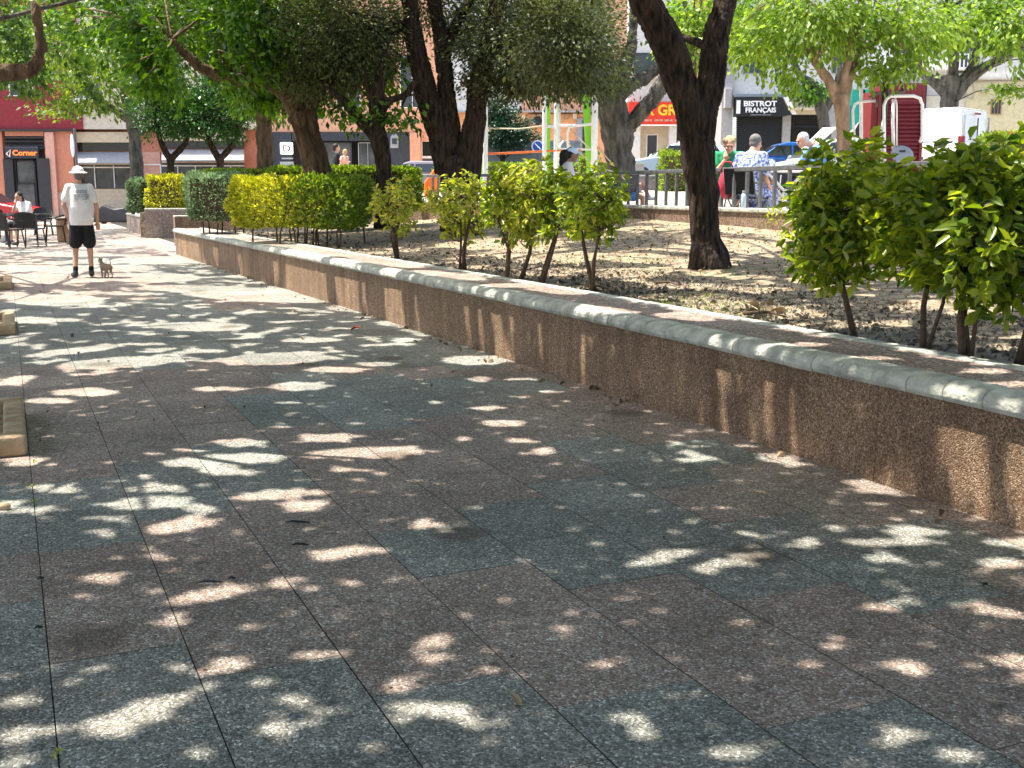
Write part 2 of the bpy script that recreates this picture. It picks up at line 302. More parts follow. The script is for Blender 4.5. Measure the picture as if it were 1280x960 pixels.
for k in range(len(US)-1):
    vo = VO.get(k-k0, rr.random()*L)
    for j in range(-12, 118):
        va = vo+j*L; vb = va+L
        ua, ub = US[k]+.0019, US[k+1]-.0019; g = .0009
        um, vm = (ua+ub)/2, (va+vb)/2; X, Y = XY(um, vm)
        if Y < -3 or Y > 60 or X < -45: continue
        if Y > 1: px, py = PX(X, Y)
        else: px, py = 0, 5000
        if Y > 1 and py > 455 and py < 1500: t = 1. if any(inpoly(px, py, q) for q in GREYPX) else 0.
        else: t = 1. if float(vn(um*.75+3, vm*.42, 9)) > .5 else 0.
        if Y > 26: t *= .3
        dz = rr.uniform(-.0006, .0006)
        o = len(v); v += [(*XY(a, b), dz) for a, b in ((ua, va+g), (ub, va+g), (ub, vb-g), (ua, vb-g))]; f.append((o, o+1, o+2, o+3))
        tcol.append((.12+.74*t+rr.uniform(-.1, .1), rr.uniform(.98, 1.26)))
me = bpy.data.meshes.new('pavement'); me.from_pydata(v, [], f); me.materials.append(M['pave'])
ca = me.color_attributes.new('tile', 'FLOAT_COLOR', 'CORNER'); arr = np.repeat(np.array([(a, b, 0, 1) for a, b in tcol], dtype=np.float32), 4, axis=0); ca.data.foreach_set('color', arr.ravel())
o = bpy.data.objects.new('pavement', me); COL.objects.link(o); tag(o, kind='structure')
tag(MB().add([(-40, -5, -.006), (9, -5, -.006), (-13, 62, -.006), (-60, 62, -.006)], [(0, 1, 2, 3)]).build('pavement_bedding', 'joint'), kind='structure')
def left_of_rail(X, Y, off=0):
    # True on the bed's side of the retaining wall
    best = None
    for a, b in zip(RAIL, RAIL[1:]):
        d = b-a; t = max(0, min(1, (Vector((X, Y))-a).dot(d)/d.dot(d))); q = a+d*t; e = (Vector((X, Y))-q); cr = d.x*e.y-d.y*e.x
        if best is None or e.length < best[0]: best = (e.length, cr)
    return best[1] > 0 or best[0] < off
def bedkeep(X, Y):
    u, v = UV(X, Y); return u > wall_u(v)+.45 and left_of_rail(X, Y, .2) and v < 25.5+(u-3.3)*.1
grid('bed_soil', -9.5, 8, .5, 30, 140, 230, bed_z, 'sand', bedkeep)
def plz(X, Y): return plaza_z(X, Y)
grid('plaza', -7, 34, 7, 38.1, 82, 62, lambda X, Y: plaza_z(X, Y)*sstep((X+8)/3), 'plaza', lambda X, Y: not left_of_rail(X, Y))
grid('road', -60, 60, 38.1, 46, 90, 8, lambda X, Y: far_z(X, Y)-.10 if X > -14 else -.004, 'asphalt', lambda X, Y: X > -12.5)
grid('far_pavement', -60, 60, 46, 64, 90, 6, lambda X, Y: far_z(X, Y)+.02 if X > -14 else .003, 'plaza', lambda X, Y: X > -13.5)
mb = MB()
for i in range(60):
    xa = -12.5+i*1.2; mb.box(xa, xa+1.19, 45.85, 46, min(far_z(xa, 46), far_z(xa+1.2, 46))-.3, far_z(xa+.6, 46)+.04)
tag(mb.build('kerb', 'cope'), kind='structure')
# ---------------------------------------------------------------- the long planter wall
def resample(poly, step):
    out = [poly[0].copy()]; acc = 0
    for a, b in zip(poly, poly[1:]):
        L_ = (b-a).length; n = max(1, int(round(L_/step)))
        for i in range(1, n+1): out.append(a.lerp(b, i/n))
    return out
sm = WF; ws = resample(sm, .5)
def wn(i):
    a = ws[max(0, i-1)]; b = ws[min(len(ws)-1, i+1)]; d = (b-a).normalized(); return Vector((-d.y, d.x))   # to the right-hand, bed side
face, cop, strip, back = MB(), MB(), MB(), MB(); rr = random.Random(5)
prof = [(-.035, .478), (-.048, .50), (-.045, .53), (-.028, .552), (0, .565), (.04, .57), (.10, .57), (.10, .478)]
for i in range(len(ws)-1):
    a, b = ws[i], ws[i+1]; na, nb = wn(i), wn(i+1); d = (b-a).normalized()
    g = .0007; ja, jb = a+d*g, b-d*g; e = rr.uniform(-.0012, .0012)
    def q(p, n, o, z): w = p+n*o; return (w.x, w.y, z)
    face.add([q(ja, na, e, 0), q(jb, nb, e, 0), q(jb, nb, e, .49), q(ja, na, e, .49), q(ja, na, .15, 0), q(jb, nb, .15, 0), q(jb, nb, .15, .49), q(ja, na, .15, .49)],
             [(0, 1, 2, 3), (0, 4, 5, 1), (4, 7, 6, 5), (3, 2, 6, 7), (0, 3, 7, 4), (1, 5, 6, 2)])
    for h in (0, 1):
        pa = a.lerp(b, h*.5)+d*.0012; pb = a.lerp(b, h*.5+.5)-d*.0012; ma = na.lerp(nb, h*.5); mc = na.lerp(nb, h*.5+.5); dz = rr.uniform(-.002, .002); dd = rr.uniform(-.0025, .0025)
        n = len(prof); v = [q(pa, ma, o+dd, z+dz+rr.uniform(-.002, .002)) for o, z in prof]+[q(pb, mc, o+dd, z+dz+rr.uniform(-.002, .002)) for o, z in prof]
        cop.add(v, [tuple(range(n)), tuple(range(2*n-1, n-1, -1))]+[(k, k+n, (k+1) % n+n, (k+1) % n) for k in range(n)])
    strip.add([q(a, na, .103, .564), q(b, nb, .103, .564), q(b, nb, .52, .564), q(a, na, .52, .564), q(a, na, .103, .4), q(b, nb, .103, .4), q(b, nb, .52, .4), q(a, na, .52, .4)], [(0, 1, 2, 3), (4, 7, 6, 5), (0, 4, 5, 1), (2, 6, 7, 3)])
    back.add([q(ja, na, .522, .574), q(jb, nb, .522, .574), q(jb, nb, .64, .570), q(ja, na, .64, .570), q(ja, na, .522, .2), q(jb, nb, .522, .2), q(jb, nb, .64, .2), q(ja, na, .64, .2)], [(0, 1, 2, 3), (4, 7, 6, 5), (0, 4, 5, 1), (2, 6, 7, 3), (0, 3, 7, 4), (1, 5, 6, 2)])
w = empty('planter_wall', (ws[0].x, ws[0].y, 0), 'long low planter wall of brown aggregate slabs with rounded pale coping beside the path', 'wall')
face.build('facing', 'wall', w); cop.build('rounded_coping', 'cope', w, bevel=.006); strip.build('top_slab', 'strip', w); back.build('back_edging', 'cope', w, bevel=.008)
a, b = ws[0], ws[0]+wn(0)*.64; t = (ws[1]-ws[0]).normalized()
MB().add([(a.x, a.y, 0), (b.x, b.y, 0), (b.x, b.y, .56), (a.x, a.y, .56), (a.x+t.x*.3, a.y+t.y*.3, 0), (b.x+t.x*.3, b.y+t.y*.3, 0), (b.x+t.x*.3, b.y+t.y*.3, .555), (a.x+t.x*.3, a.y+t.y*.3, .555)],
         [(0, 1, 2, 3), (4, 7, 6, 5), (0, 4, 5, 1), (2, 6, 7, 3), (0, 3, 7, 4), (1, 5, 6, 2)]).build('end_slab', 'wall', w, bevel=.01)
def lowwall(label, pts, th, z0, z1, m='wall2', cope=.05, name='planter_wall', slab=.5, group=None, zf=None):
    w = empty(name, (pts[0][0], pts[0][1], z0), label, 'wall', group); fc, cp = MB(), MB(); P2 = [Vector(p) for p in pts]; rs = resample(P2, slab)
    for a, b in zip(rs, rs[1:]):
        d = (b-a).normalized(); n = Vector((d.y, -d.x)); g = d*.002; zz = z1 if zf is None else zf(a)
        for mb_, o0, o1, za, zb in ((fc, 0, th, z0, zz-cope), (cp, -.025, th+.025, zz-cope, zz)):
            c = [a+g-n*-o0, b-g-n*-o0, b-g-n*-o1, a+g-n*-o1]
            mb_.add([(p.x, p.y, z) for z in (za, zb) for p in c], [(0, 1, 2, 3), (7, 6, 5, 4), (0, 4, 5, 1), (1, 5, 6, 2), (2, 6, 7, 3), (3, 7, 4, 0)])
    fc.build('facing', m, w); cp.build('coping', 'cope', w, bevel=.012); return w
# retaining wall under the railing
rl = resample(RAIL, .5)
w = empty('retaining_wall', (RAIL[1].x, RAIL[1].y, .8), 'long brown retaining wall carrying the grey railing behind the bed', 'wall'); fc, cp = MB(), MB()
for a, b in zip(rl, rl[1:]):
    d = (b-a).normalized(); n = Vector((d.y, -d.x)); g = d*.003
    for mb_, o0, o1, za, zb in ((fc, 0, .2, .3, 1.085), (cp, -.03, .26, 1.085, 1.145)):
        c = [a+g+n*o0, b-g+n*o0, b-g+n*o1, a+g+n*o1]
        mb_.add([(p.x, p.y, z) for z in (za, zb) for p in c], [(0, 1, 2, 3), (7, 6, 5, 4), (0, 4, 5, 1), (1, 5, 6, 2), (2, 6, 7, 3), (3, 7, 4, 0)])
fc.build('facing', 'wall2', w); cp.build('coping', 'cope', w, bevel=.015)
# railing
rw = empty('railing', (RAIL[1].x, RAIL[1].y, 1.145), 'grey steel railing of upright posts under one flat handrail above the retaining wall', 'railing')
off = lambda a, d: Vector((a.x+d.y*.12, a.y-d.x*.12))
hr = MB()
for a, b in zip(RAIL[:4], RAIL[1:4]):
    d = (b-a).normalized(); p, q = off(a, d), off(b, d); n = Vector((d.y, -d.x))*.028
    hr.add([(p.x-n.x, p.y-n.y, 1.650), (q.x-n.x, q.y-n.y, 1.665), (q.x+n.x, q.y+n.y, 1.650), (p.x+n.x, p.y+n.y, 1.650), (p.x-n.x, p.y-n.y, 1.715), (q.x-n.x, q.y-n.y, 1.715), (q.x+n.x, q.y+n.y, 1.715), (p.x+n.x, p.y+n.y, 1.715)],
           [(0, 1, 2, 3), (7, 6, 5, 4), (0, 4, 5, 1), (1, 5, 6, 2), (2, 6, 7, 3), (3, 7, 4, 0)])
hr.build('handrail', 'steel', rw, bevel=.008)
for a, b in zip(RAIL[:4], RAIL[1:4]):
    L_ = (b-a).length; d = (b-a)/L_; n = int(L_/.34)
    for i in range(n):
        p = off(a+d*(i+.5)*L_/n, d)
        if p.x > 4.6: continue
        MB().box(p.x-.022, p.x+.022, p.y-.022, p.y+.022, 1.147, 1.648, math.atan2(d.y, d.x), (p.x, p.y, 0)).build('post', 'steel', rw, bevel=.004)
# far planters on the left
A = G(182, 297); Bx = G(137, 281)
lowwall('low pink planter wall receding along the path beyond the man', [(A.x, A.y+.3), (A.x-.408*6.5, A.y+.3+.913*6.5)], .35, 0, .60, 'strip', .06)
pB = Vector((A.x+.06, A.y)); lowwall('tall pink planter wall with box hedge on it, facing the path', [(pB.x+2.0, pB.y+.35), (pB.x, pB.y+.0)], -.4, 0, .86, 'strip', .05)
c1 = P(217, 288, 28.5); c2 = P(318, 288, 29.3); lowwall('dark pink low wall between the two planters', [(c2.x, c2.y), (c1.x, c1.y)], -.35, 0, .76, 'wall2', .04)
tag(MB().box(A.x-.1, A.x+3.9, 33.3, 37, 0, .74).build('planter_soil', 'sand'), kind='structure')
# kerbed tree pits on the left
PITS = []
for (xr, yb, yt, lab) in ((35, 570, 500, 'nearest kerbed tree pit at the path edge with rounded pale kerb'), (20, 419, 391, 'second kerbed tree pit beyond the nearest one'), (16, 362, 349, 'farthest small kerbed tree pit before the cafe chairs')):
    a = G(xr, yb); u0, v0 = UV(a.x, a.y); b = G(xr, yt); Lp = 1.15
    w = empty('tree_pit', (a.x, a.y, 0), lab, 'kerb', 'kerbed tree pits along the path'); H = .115; T = .115
    soil = MB(); k = MB()
    def rect(mb, ua, ub, va, vb, z0, z1):
        c = [XY(ua, va), XY(ub, va), XY(ub, vb), XY(ua, vb)]
        mb.add([(*p, z) for z in (z0, z1) for p in c], [(0, 1, 2, 3), (7, 6, 5, 4), (0, 4, 5, 1), (1, 5, 6, 2), (2, 6, 7, 3), (3, 7, 4, 0)])
    for i in range(3):
        rr_ = .38
        m_ = MB(); rect(m_, u0-T, u0, v0+T+.004+i*(Lp-T)/3, v0+T+(i+1)*(Lp-T)/3, 0, H); m_.build('kerb_stone', 'curb', w, bevel=.022, seg=3)
        m_ = MB(); rect(m_, u0-1.2+i*.4+.004, u0-1.2+(i+1)*.4, v0, v0+T, 0, H); m_.build('kerb_stone', 'curb', w, bevel=.022, seg=3)
        m_ = MB(); rect(m_, u0-1.2+i*.4+.004, u0-1.2+(i+1)*.4, v0+Lp, v0+Lp+T, 0, H); m_.build('kerb_stone', 'curb', w, bevel=.022, seg=3)
        m_ = MB(); rect(m_, u0-1.2-T, u0-1.2, v0+T+.004+i*(Lp-T)/3, v0+T+(i+1)*(Lp-T)/3, 0, H); m_.build('kerb_stone', 'curb', w, bevel=.022, seg=3)
    rect(soil, u0-1.2, u0-T, v0+T, v0+Lp, 0, .04); soil.build('soil', 'sand', w)
    PITS.append(XY(u0-.68, v0+.66))
# ---------------------------------------------------------------- foliage tools
def leaf_mesh(name, pts, size, m, parent, axis=None, droop=0., flatn=.6, asp=.5, jit=.35, fold=.12, tri6=False):
    """one mesh of separate folded leaves; pts (N,3) world"""
    pts = np.asarray(pts, float); N = len(pts)
    if N == 0: return None
    off = parent_loc(parent); pts = pts-np.array(off)
    a = RNG.normal(size=(N, 3)) if axis is None else np.asarray(axis, float)+RNG.normal(size=(N, 3))*jit
    a[:, 2] -= droop; a /= np.linalg.norm(a, axis=1)[:, None]+1e-9
    up = RNG.normal(size=(N, 3)); up /= np.linalg.norm(up, axis=1)[:, None]; up = up*(1-flatn)+np.array([0, 0, 1])*flatn
    s = np.cross(a, up); s /= np.linalg.norm(s, axis=1)[:, None]+1e-9; n = np.cross(s, a)
    sz = size*(.42+.83*RNG.random(N)**.8)[:, None]; w = sz*asp*.5*RNG.uniform(.8, 1.2, N)[:, None]
    if tri6:
        V = np.stack([pts-a*sz*.5, pts-a*sz*.22+s*w*.85+n*w*fold*4, pts+a*sz*.12+s*w*.95+n*w*fold*4, pts+a*sz*.5-n*sz*.08, pts+a*sz*.12-s*w*.95+n*w*fold*4, pts-a*sz*.22-s*w*.85+n*w*fold*4], 1)
        F = np.array([[0, 1, 2, 3], [0, 3, 4, 5]]); nv = 6
    else:
        V = np.stack([pts-a*sz*.5, pts+s*w+n*w*fold*2, pts+a*sz*.5, pts-s*w+n*w*fold*2], 1); F = np.array([[0, 1, 2, 3]]); nv = 4
    faces = (np.arange(N)[:, None, None]*nv+F[None]).reshape(-1); nf = N*len(F)
    me = bpy.data.meshes.new(name); me.vertices.add(N*nv); me.vertices.foreach_set('co', V.reshape(-1)); me.loops.add(len(faces)); me.loops.foreach_set('vertex_index', faces.astype(np.int32))
    me.polygons.add(nf); me.polygons.foreach_set('loop_start', np.arange(0, nf*4, 4, dtype=np.int32)); me.polygons.foreach_set('loop_total', np.full(nf, 4, dtype=np.int32))
    me.update(calc_edges=True); me.materials.append(M[m]); me.validate()
    o = bpy.data.objects.new(name, me); COL.objects.link(o); o.parent = parent; return o
# gaps in the leaf roof: where sunlight comes through to the paving (picture position, half width, half height, slope) read from the photograph
SPOTS = [(22,878,30,10,0),(25,917,33,14,0),(20,952,30,10,0),(145,903,65,15,-9),(205,877,40,11,-9),(83,943,15,6,0),(128,833,18,5,0),(95,850,18,4,0),(142,803,16,4,0),(128,722,35,7,-12),(97,742,18,4,0),(201,695,18,6,0),(223,715,13,4,0),
(264,744,54,9,-6),(218,778,26,6,0),(227,837,22,9,0),(281,831,36,10,-10),(324,851,25,9,0),(364,876,20,8,0),(352,908,40,14,0),(418,887,34,9,-15),(403,817,29,7,-8),(363,765,18,4,0),(313,665,29,7,0),(352,729,22,6,0),(391,735,15,4,0),(433,729,17,5,0),(449,792,21,5,0),(428,690,48,9,-5),
(343,618,60,7,-4),(381,632,34,9,0),(535,655,27,7,0),(558,661,15,5,0),(474,652,12,4,0),(541,803,29,8,0),(536,822,31,7,0),(513,846,21,5,0),(488,865,21,7,0),(537,885,47,13,5),(615,903,42,7,3),(617,839,28,4,0),(743,829,45,4,-3),(729,887,23,5,0),(780,897,28,12,0),(799,922,25,8,0),(852,872,21,5,0),(469,938,17,5,0),(681,948,20,5,0),
(835,696,48,8,-10),(720,663,9,2,0),(928,698,48,8,-10),(884,712,28,6,0),(1008,680,28,7,0),(1036,658,18,3,0),(942,669,30,3,0),(1117,678,75,6,0),(1137,664,38,7,0),(1104,697,28,8,0),(1250,703,34,9,0),(1255,678,30,7,0),(1217,666,18,4,0),(1222,650,14,2,0),(1250,765,36,10,5),(1140,737,16,4,0),(1105,757,25,8,0),(927,776,22,4,0),(979,774,14,3,0),(970,805,20,6,0),(1046,799,18,5,0),(1132,836,24,9,0),(1225,878,27,8,0),(908,887,16,5,0),(1265,827,22,13,0),(1273,851,12,9,0),(1058,899,18,4,0),(1130,915,32,9,0),(1198,942,34,15,0),(930,942,28,9,0),(991,930,11,4,0),
(595,450,45,6,0),(600,474,17,4,0),(648,474,22,2,0),(687,490,17,2,0),(546,503,12,3,0),(606,510,22,3,0),(627,529,31,5,0),(580,549,12,3,0),(646,551,20,3,0),(673,565,16,5,0),(455,566,75,8,-2),(430,587,35,3,0),(425,546,25,5,0),(447,600,13,3,0),(865,567,17,4,0),(880,573,20,4,0),(850,575,10,2,0),(845,555,12,3,0),(870,558,16,2,0),(930,557,20,3,0),
(302,553,36,6,0),(407,547,40,6,-2),(280,575,80,9,-3),(287,589,43,5,0),(175,567,20,3,0),(240,562,22,3,0),(204,610,54,6,-3),(174,596,13,3,0),(185,628,56,9,-3),(138,648,22,6,0),(251,635,36,5,0),(128,666,20,6,0),(225,657,52,10,-8),(70,611,32,6,0),(106,621,13,2,0),(55,636,38,4,0),(18,631,22,8,0),(52,648,17,3,0),(30,576,32,6,0),(276,486,38,3,0),(375,483,38,6,0),(360,503,16,2,0),(347,533,17,2,0),(60,501,32,4,0),(105,490,45,5,0),(150,453,75,7,-3),(345,448,65,8,-2),(95,438,60,4,-6),(250,408,65,6,0),(420,462,40,4,0),(470,455,30,3,0),(500,430,20,2,0),(390,425,40,3,0),(180,430,30,2,0),
(330,368,110,9,2),(230,360,60,4,0),(70,375,60,7,0),(40,400,40,4,0),(450,385,40,5,0),(60,348,80,6,0),(190,347,60,6,0),(200,325,60,5,0),(250,318,40,4,0),(185,302,50,5,0),(130,335,60,4,0),(30,335,50,4,0),(400,372,60,5,0),(90,318,50,3,0),(500,404,30,4,0)]
SPOTS_TOP = [(1240,507,30,9,4),(1170,478,30,4,0),(1040,461,40,5,6),(930,440,34,4,6),(1265,478,40,4,0),(1090,446,30,3,0),(1230,462,40,4,0),(1000,430,40,3,0),(850,395,40,4,5),(760,386,40,4,6),(690,362,40,4,6),(640,356,40,3,0),(560,343,50,4,6),(480,326,50,5,8),(400,312,60,5,8),(330,300,60,5,8),(270,291,50,4,8),(1130,430,30,2,0),(800,372,30,2,0)]
SPOTS_BED = [(860,314,125,6,4),(985,309,50,9,5),(930,305,60,6,5),(800,322,70,4,4),(960,322,40,3,0),(780,334,50,3,0),(870,347,60,3,3),(955,353,40,3,0),(845,383,28,4,0),(1150,372,50,5,0),(1100,388,40,4,0),(1225,378,50,6,0),(545,293,40,3,0),(600,302,60,3,0),(700,318,60,4,0),(660,307,50,3,0),(480,296,30,3,0),(760,357,30,2,0),(1040,330,40,5,0),(1010,345,30,3,0),(905,362,30,2,0),(1010,400,30,3,0)]
STREAK = [(958,505,11),(990,520,6),(1232,592,17),(1272,600,22),(730,440,7),(620,402,16),(600,398,9),(640,405,4),(583,392,6),(455,352,10),(428,345,20),(400,338,18),(375,330,14),(345,322,16),(318,316,6),(300,312,14),(270,306,18),(245,300,14),(520,370,3),(675,425,2),(900,490,3)]
SL = np.array([-SUN.x/SUN.z, -SUN.y/SUN.z])       # a point at height z shades the ground at xy + SL*z
E_ = []
def add_spot(x, y, rx, ry, deg, z):
    c = np.array(G(x, y, z)[:2]); t = math.radians(deg)
    ex = np.array(G(x+rx*math.cos(t), y+rx*math.sin(t), z)[:2])-c; ey = np.array(G(x-ry*math.sin(t), y+ry*math.cos(t), z)[:2])-c
    # widen a little so that the leaf edges around the gap do not close it
    ex *= 1.04; ey *= 1.08
    E_.append((c+SL*z, np.linalg.inv(np.stack([ex, ey], 1)), max(np.linalg.norm(ex), np.linalg.norm(ey))))
for q in SPOTS: add_spot(*q, 0)
for q in SPOTS_TOP: add_spot(*q, .57)
for q in SPOTS_BED: add_spot(*q, .62)
for x, y, w_ in STREAK:
    # a narrow gap whose beam grazes the wall's face
    best = min(((PX(p.x, p.y, .25)[0]-x)**2, p.x, p.y) for p in resample(WF, .05) if p.y > 2)
    c = np.array(best[1:]); r = max(.03, w_*c[1]/FPX*.9)
    E_.append((c+SL*.25, np.linalg.inv(np.stack([np.array(PV)*(r+.02), np.array(NV)*.10], 1)), max(r, .12)))
def lit(pts):
    """True where sunlight should pass: leaves there are missing"""
    g = pts[:, :2]+SL[None]*pts[:, 2:3]; out = np.zeros(len(g), bool)
    for c, Mi, r in E_:
        near = np.where((np.abs(g[:, 0]-c[0]) < r) & (np.abs(g[:, 1]-c[1]) < r))[0]
        if len(near): d = (g[near]-c)@Mi.T; out[near] |= (d**2).sum(1) < 1
    u = g[:, 0]*NV.x+g[:, 1]*NV.y; v = g[:, 0]*PV.x+g[:, 1]*PV.y
    wu = np.interp(v, *zip(*sorted((UV(p.x, p.y)[1], UV(p.x, p.y)[0]) for p in WF)))
    far = v > 8.7+vn(u*2, u*0, 5)*1.2; fine = fbm(u*5.5+3, v*3.6, 21)
    out |= (u < wu) & far & (fine > .60-.0045*np.clip(v-9.5, 0, 12))
    out |= (u < wu) & (v > 16) & (fbm(u*1.1, v*.8, 31) > .68-.006*np.clip(v-16, 0, 9))
    out |= (u < wu) & (v < 9.5) & (vn(u*7, v*7, 77) > .97) & (vn(u*2, v*2, 78) > .5)
    bed = u > wu+.65; out |= bed & ((fbm(u*4.2, v*3.2, 41) > .66) | ((fbm(u*.6+9, v*.5, 43) > .54) & (fbm(u*3.7, v*3, 44) > .5)))
    return out
# ---------------------------------------------------------------- leaf roof over path and bed, shared out among the trees that stand round it
SLOT = {}
TS = {'large smooth': .72, 'dark grey th': .78}
def name_of(p): return p.get('label', '')[:12]
def trunk(name, m, parent, lines, base, seed=0, vox=.03, knob=.12, flare=1.35):
    """lines: [(points, radii)]; the first starts at base. One continuous bark surface."""
    mb = MB(); r_ = random.Random(seed)
    for li, (pts, rad) in enumerate(lines):
        pts = [Vector(p) for p in pts]; P_, R_ = [], []
        for i in range(len(pts)-1):
            n = max(2, int((pts[i+1]-pts[i]).length/.22))
            for k in range(n):
                t = k/n; a = pts[max(0, i-1)]; b, c = pts[i], pts[i+1]; d = pts[min(len(pts)-1, i+2)]
                q = .5*((2*b)+(c-a)*t+(2*a-5*b+4*c-d)*t*t+(3*b-a-3*c+d)*t**3); P_.append(q); R_.append(rad[i]+(rad[i+1]-rad[i])*t)
        P_.append(pts[-1]); R_.append(rad[-1]); R_ = [q_*TS.get(name_of(parent), .86) for q_ in R_]
        for i in range(len(P_)):
            s = R_[i]*knob; P_[i] = P_[i]+Vector((r_.uniform(-s, s), r_.uniform(-s, s), 0)); R_[i] *= r_.uniform(1-knob*.5, 1+knob*.6)
            if li == 0: R_[i] *= 1+(flare-1)*math.exp(-max(0, P_[i].z-P_[0].z-.12)/.10)
        mb.tube(P_, R_, 14)
    o = mb.build(name, m, parent, remesh=vox, sm=1)
    me = o.data; n = len(me.vertices); co = np.empty(n*3); me.vertices.foreach_get('co', co); co = co.reshape(-1, 3); no = np.empty(n*3); me.vertices.foreach_get('normal', no); no = no.reshape(-1, 3)
    ang = np.arctan2(no[:, 1], no[:, 0]); rid = (fbm(ang*4.5+seed, co[:, 2]*1.6+seed, 60+seed)-.5)*.9+(fbm(co[:, 0]*9+co[:, 1]*5, co[:, 2]*4, 70+seed)-.5)*.5
    rm = lines[0][1][0]; co += no*(rid*rm*.30+(vn(ang*16+seed, co[:, 2]*5+co[:, 0]*3, 80)-.5)*.016)[:, None]; me.vertices.foreach_set('co', co.reshape(-1)); me.update(); return o
def pl(px, Y0, rs):
    """picture points (x, y, distance offset) -> polyline; rs radii in picture pixels"""
    return [P(x, y, Y0+dy) for x, y, dy in px], [r/FPX*(Y0+q[2]) for r, q in zip(rs, px)]
def clumps(blobs, per, sig=.16, seed=1, zmin=None, shell=.5):
    """blobs: (px, py, rx, ry, Y, ry_depth metres, number of clumps)"""
    g = np.random.default_rng(seed); out = []; ax = []
    for x, y, rx, ry, Y, dep, n in blobs:
        c = np.array(P(x, y, Y)); r = np.array([rx/FPX*Y, dep, ry/FPX*Y]); d = g.normal(size=(n, 3)); d /= np.linalg.norm(d, axis=1)[:, None]
        rad = g.uniform(0, 1, n)**shell; cc = c+d*rad[:, None]*r
        k = g.poisson(per, n)+3; i = np.repeat(np.arange(n), k); q = cc[i]+g.normal(size=(len(i), 3))*sig*np.array([1, 1, .6]); out.append(q); ax.append(d[i])
    q = np.concatenate(out); a = np.concatenate(ax)
    if zmin is not None: k = q[:, 2] > zmin; q, a = q[k], a[k]
    return q, a
def thin(q, a):
    k = ~lit(q)
    # over the paving a crown keeps its gaps; elsewhere it stays whole
    g = q[:, :2]+SL[None]*q[:, 2:3]; u = g[:, 0]*NV.x+g[:, 1]*NV.y; v = g[:, 0]*PV.x+g[:, 1]*PV.y
    k |= ~((v < 27) & (u < 5) & (u > -4)); return q[k], a[k]
def tree(name, label, bx, lines, bark, leaf=None, blobs=None, per=18, size=.12, sig=.17, seed=1, vox=.03, knob=.12, droop=.25, asp=.5, group=None, flatn=.5, flare=1.35, thin_=True, cat='tree'):
    root = empty(name, bx, label, cat, group)
    trunk('trunk', bark, root, lines, bx, seed, vox, knob, flare)
    if blobs:
        q, a = clumps(blobs, per, sig, seed)
        if thin_: q, a = thin(q, a)
        leaf_mesh('crown', q, size, leaf, root, a, droop, flatn, asp)
        # thin branches that carry the clumps
        g = np.random.default_rng(seed+50); ends = [l[0][-1] for l in lines]+[l[0][len(l[0])//2] for l in lines]; mb = MB()
        for i in g.choice(len(q), min(46, len(q)), replace=False):
            t = Vector(q[i]); e = min(ends, key=lambda p: (p-t).length); 
            if (e-t).length > 2.6: continue
            md = e.lerp(t, .5)+Vector((g.uniform(-.2, .2), g.uniform(-.2, .2), g.uniform(0, .3))); mb.tube([e, md, t], [.028, .017, .006], 5)
        if mb.v: mb.build('branches', bark, root, smooth=True)
    return root
# dark furrowed tree in the bed
T1b = G(886, 335, .60); Y1 = T1b.y
t1 = tree('tree', 'near tree with dark furrowed forking trunk standing in the sandy bed', T1b, [
    pl([(888, 338, 0), (884, 300, 0), (878, 240, 0), (873, 190, 0), (872, 165, 0)], Y1, [23, 20, 21, 23, 22]),
    pl([(870, 200, 0), (864, 150, 0), (848, 95, .0), (832, 50, -.1), (806, 5, -.2), (780, -60, -.3), (740, -160, -.5)], Y1, [17, 22, 23, 22, 20, 17, 11]),
    pl([(874, 200, 0), (880, 145, 0), (888, 92, .1), (897, 40, .2), (908, -10, .3), (925, -90, .4), (960, -200, .6)], Y1, [16, 19, 18, 17, 15, 13, 8]),
    pl([(893, 70, .1), (870, 52, .5), (845, 45, 1.)], Y1, [6, 5, 3])], 'bark_dark', seed=3, vox=.02, knob=.10, flare=1.4)
# holm oak with several stems
Y2 = 19.; b2 = P(573, 290, Y2); b2.z = .68
t2 = tree('tree', 'holm oak with three thick dark stems and small dull olive leaves behind the yellow shrubs', b2, [
    pl([(573, 292, 0), (573, 262, 0), (572, 225, 0), (568, 205, 0)], Y2, [23, 22, 26, 22]),
    pl([(560, 215, 0), (545, 160, 0), (528, 95, 0), (516, 30, 0), (506, -60, -.2), (490, -190, -.4)], Y2, [19, 16, 14, 12, 11, 7]),
    pl([(568, 200, .1), (562, 150, .1), (557, 90, .2), (546, 20, .2), (530, -60, .2)], Y2, [14, 13, 11, 10, 8]),
    pl([(582, 225, 0), (592, 165, 0), (599, 110, -.1), (612, 50, -.2), (630, -30, -.3), (665, -140, -.5)], Y2, [18, 16, 14, 12, 10, 7]),
    pl([(556, 60, .2), (575, 20, .3), (600, -20, .3)], Y2, [8, 7, 5])], 'bark_dark', 'leaf_oak',
    [(425, 40, 80, 72, 18.8, 1.2, 290), (540, 0, 90, 50, 21.5, .8, 120), (640, 50, 80, 62, 19.2, 1.2, 300), (705, 50, 60, 75, 15.4, 1., 240), (560, -110, 200, 80, 19.8, 2, 330), (395, 85, 45, 38, 19, .7, 110), (460, 80, 45, 35, 20, .7, 70), (655, 105, 75, 22, 19, .7, 100), (735, 70, 40, 60, 19.6, .8, 110)],
    per=46, size=.078, sig=.18, seed=5, vox=.025, droop=.3, asp=.45, flare=1.2)
Y3 = 18.5; b3 = P(480, 280, Y3); b3.z = .6
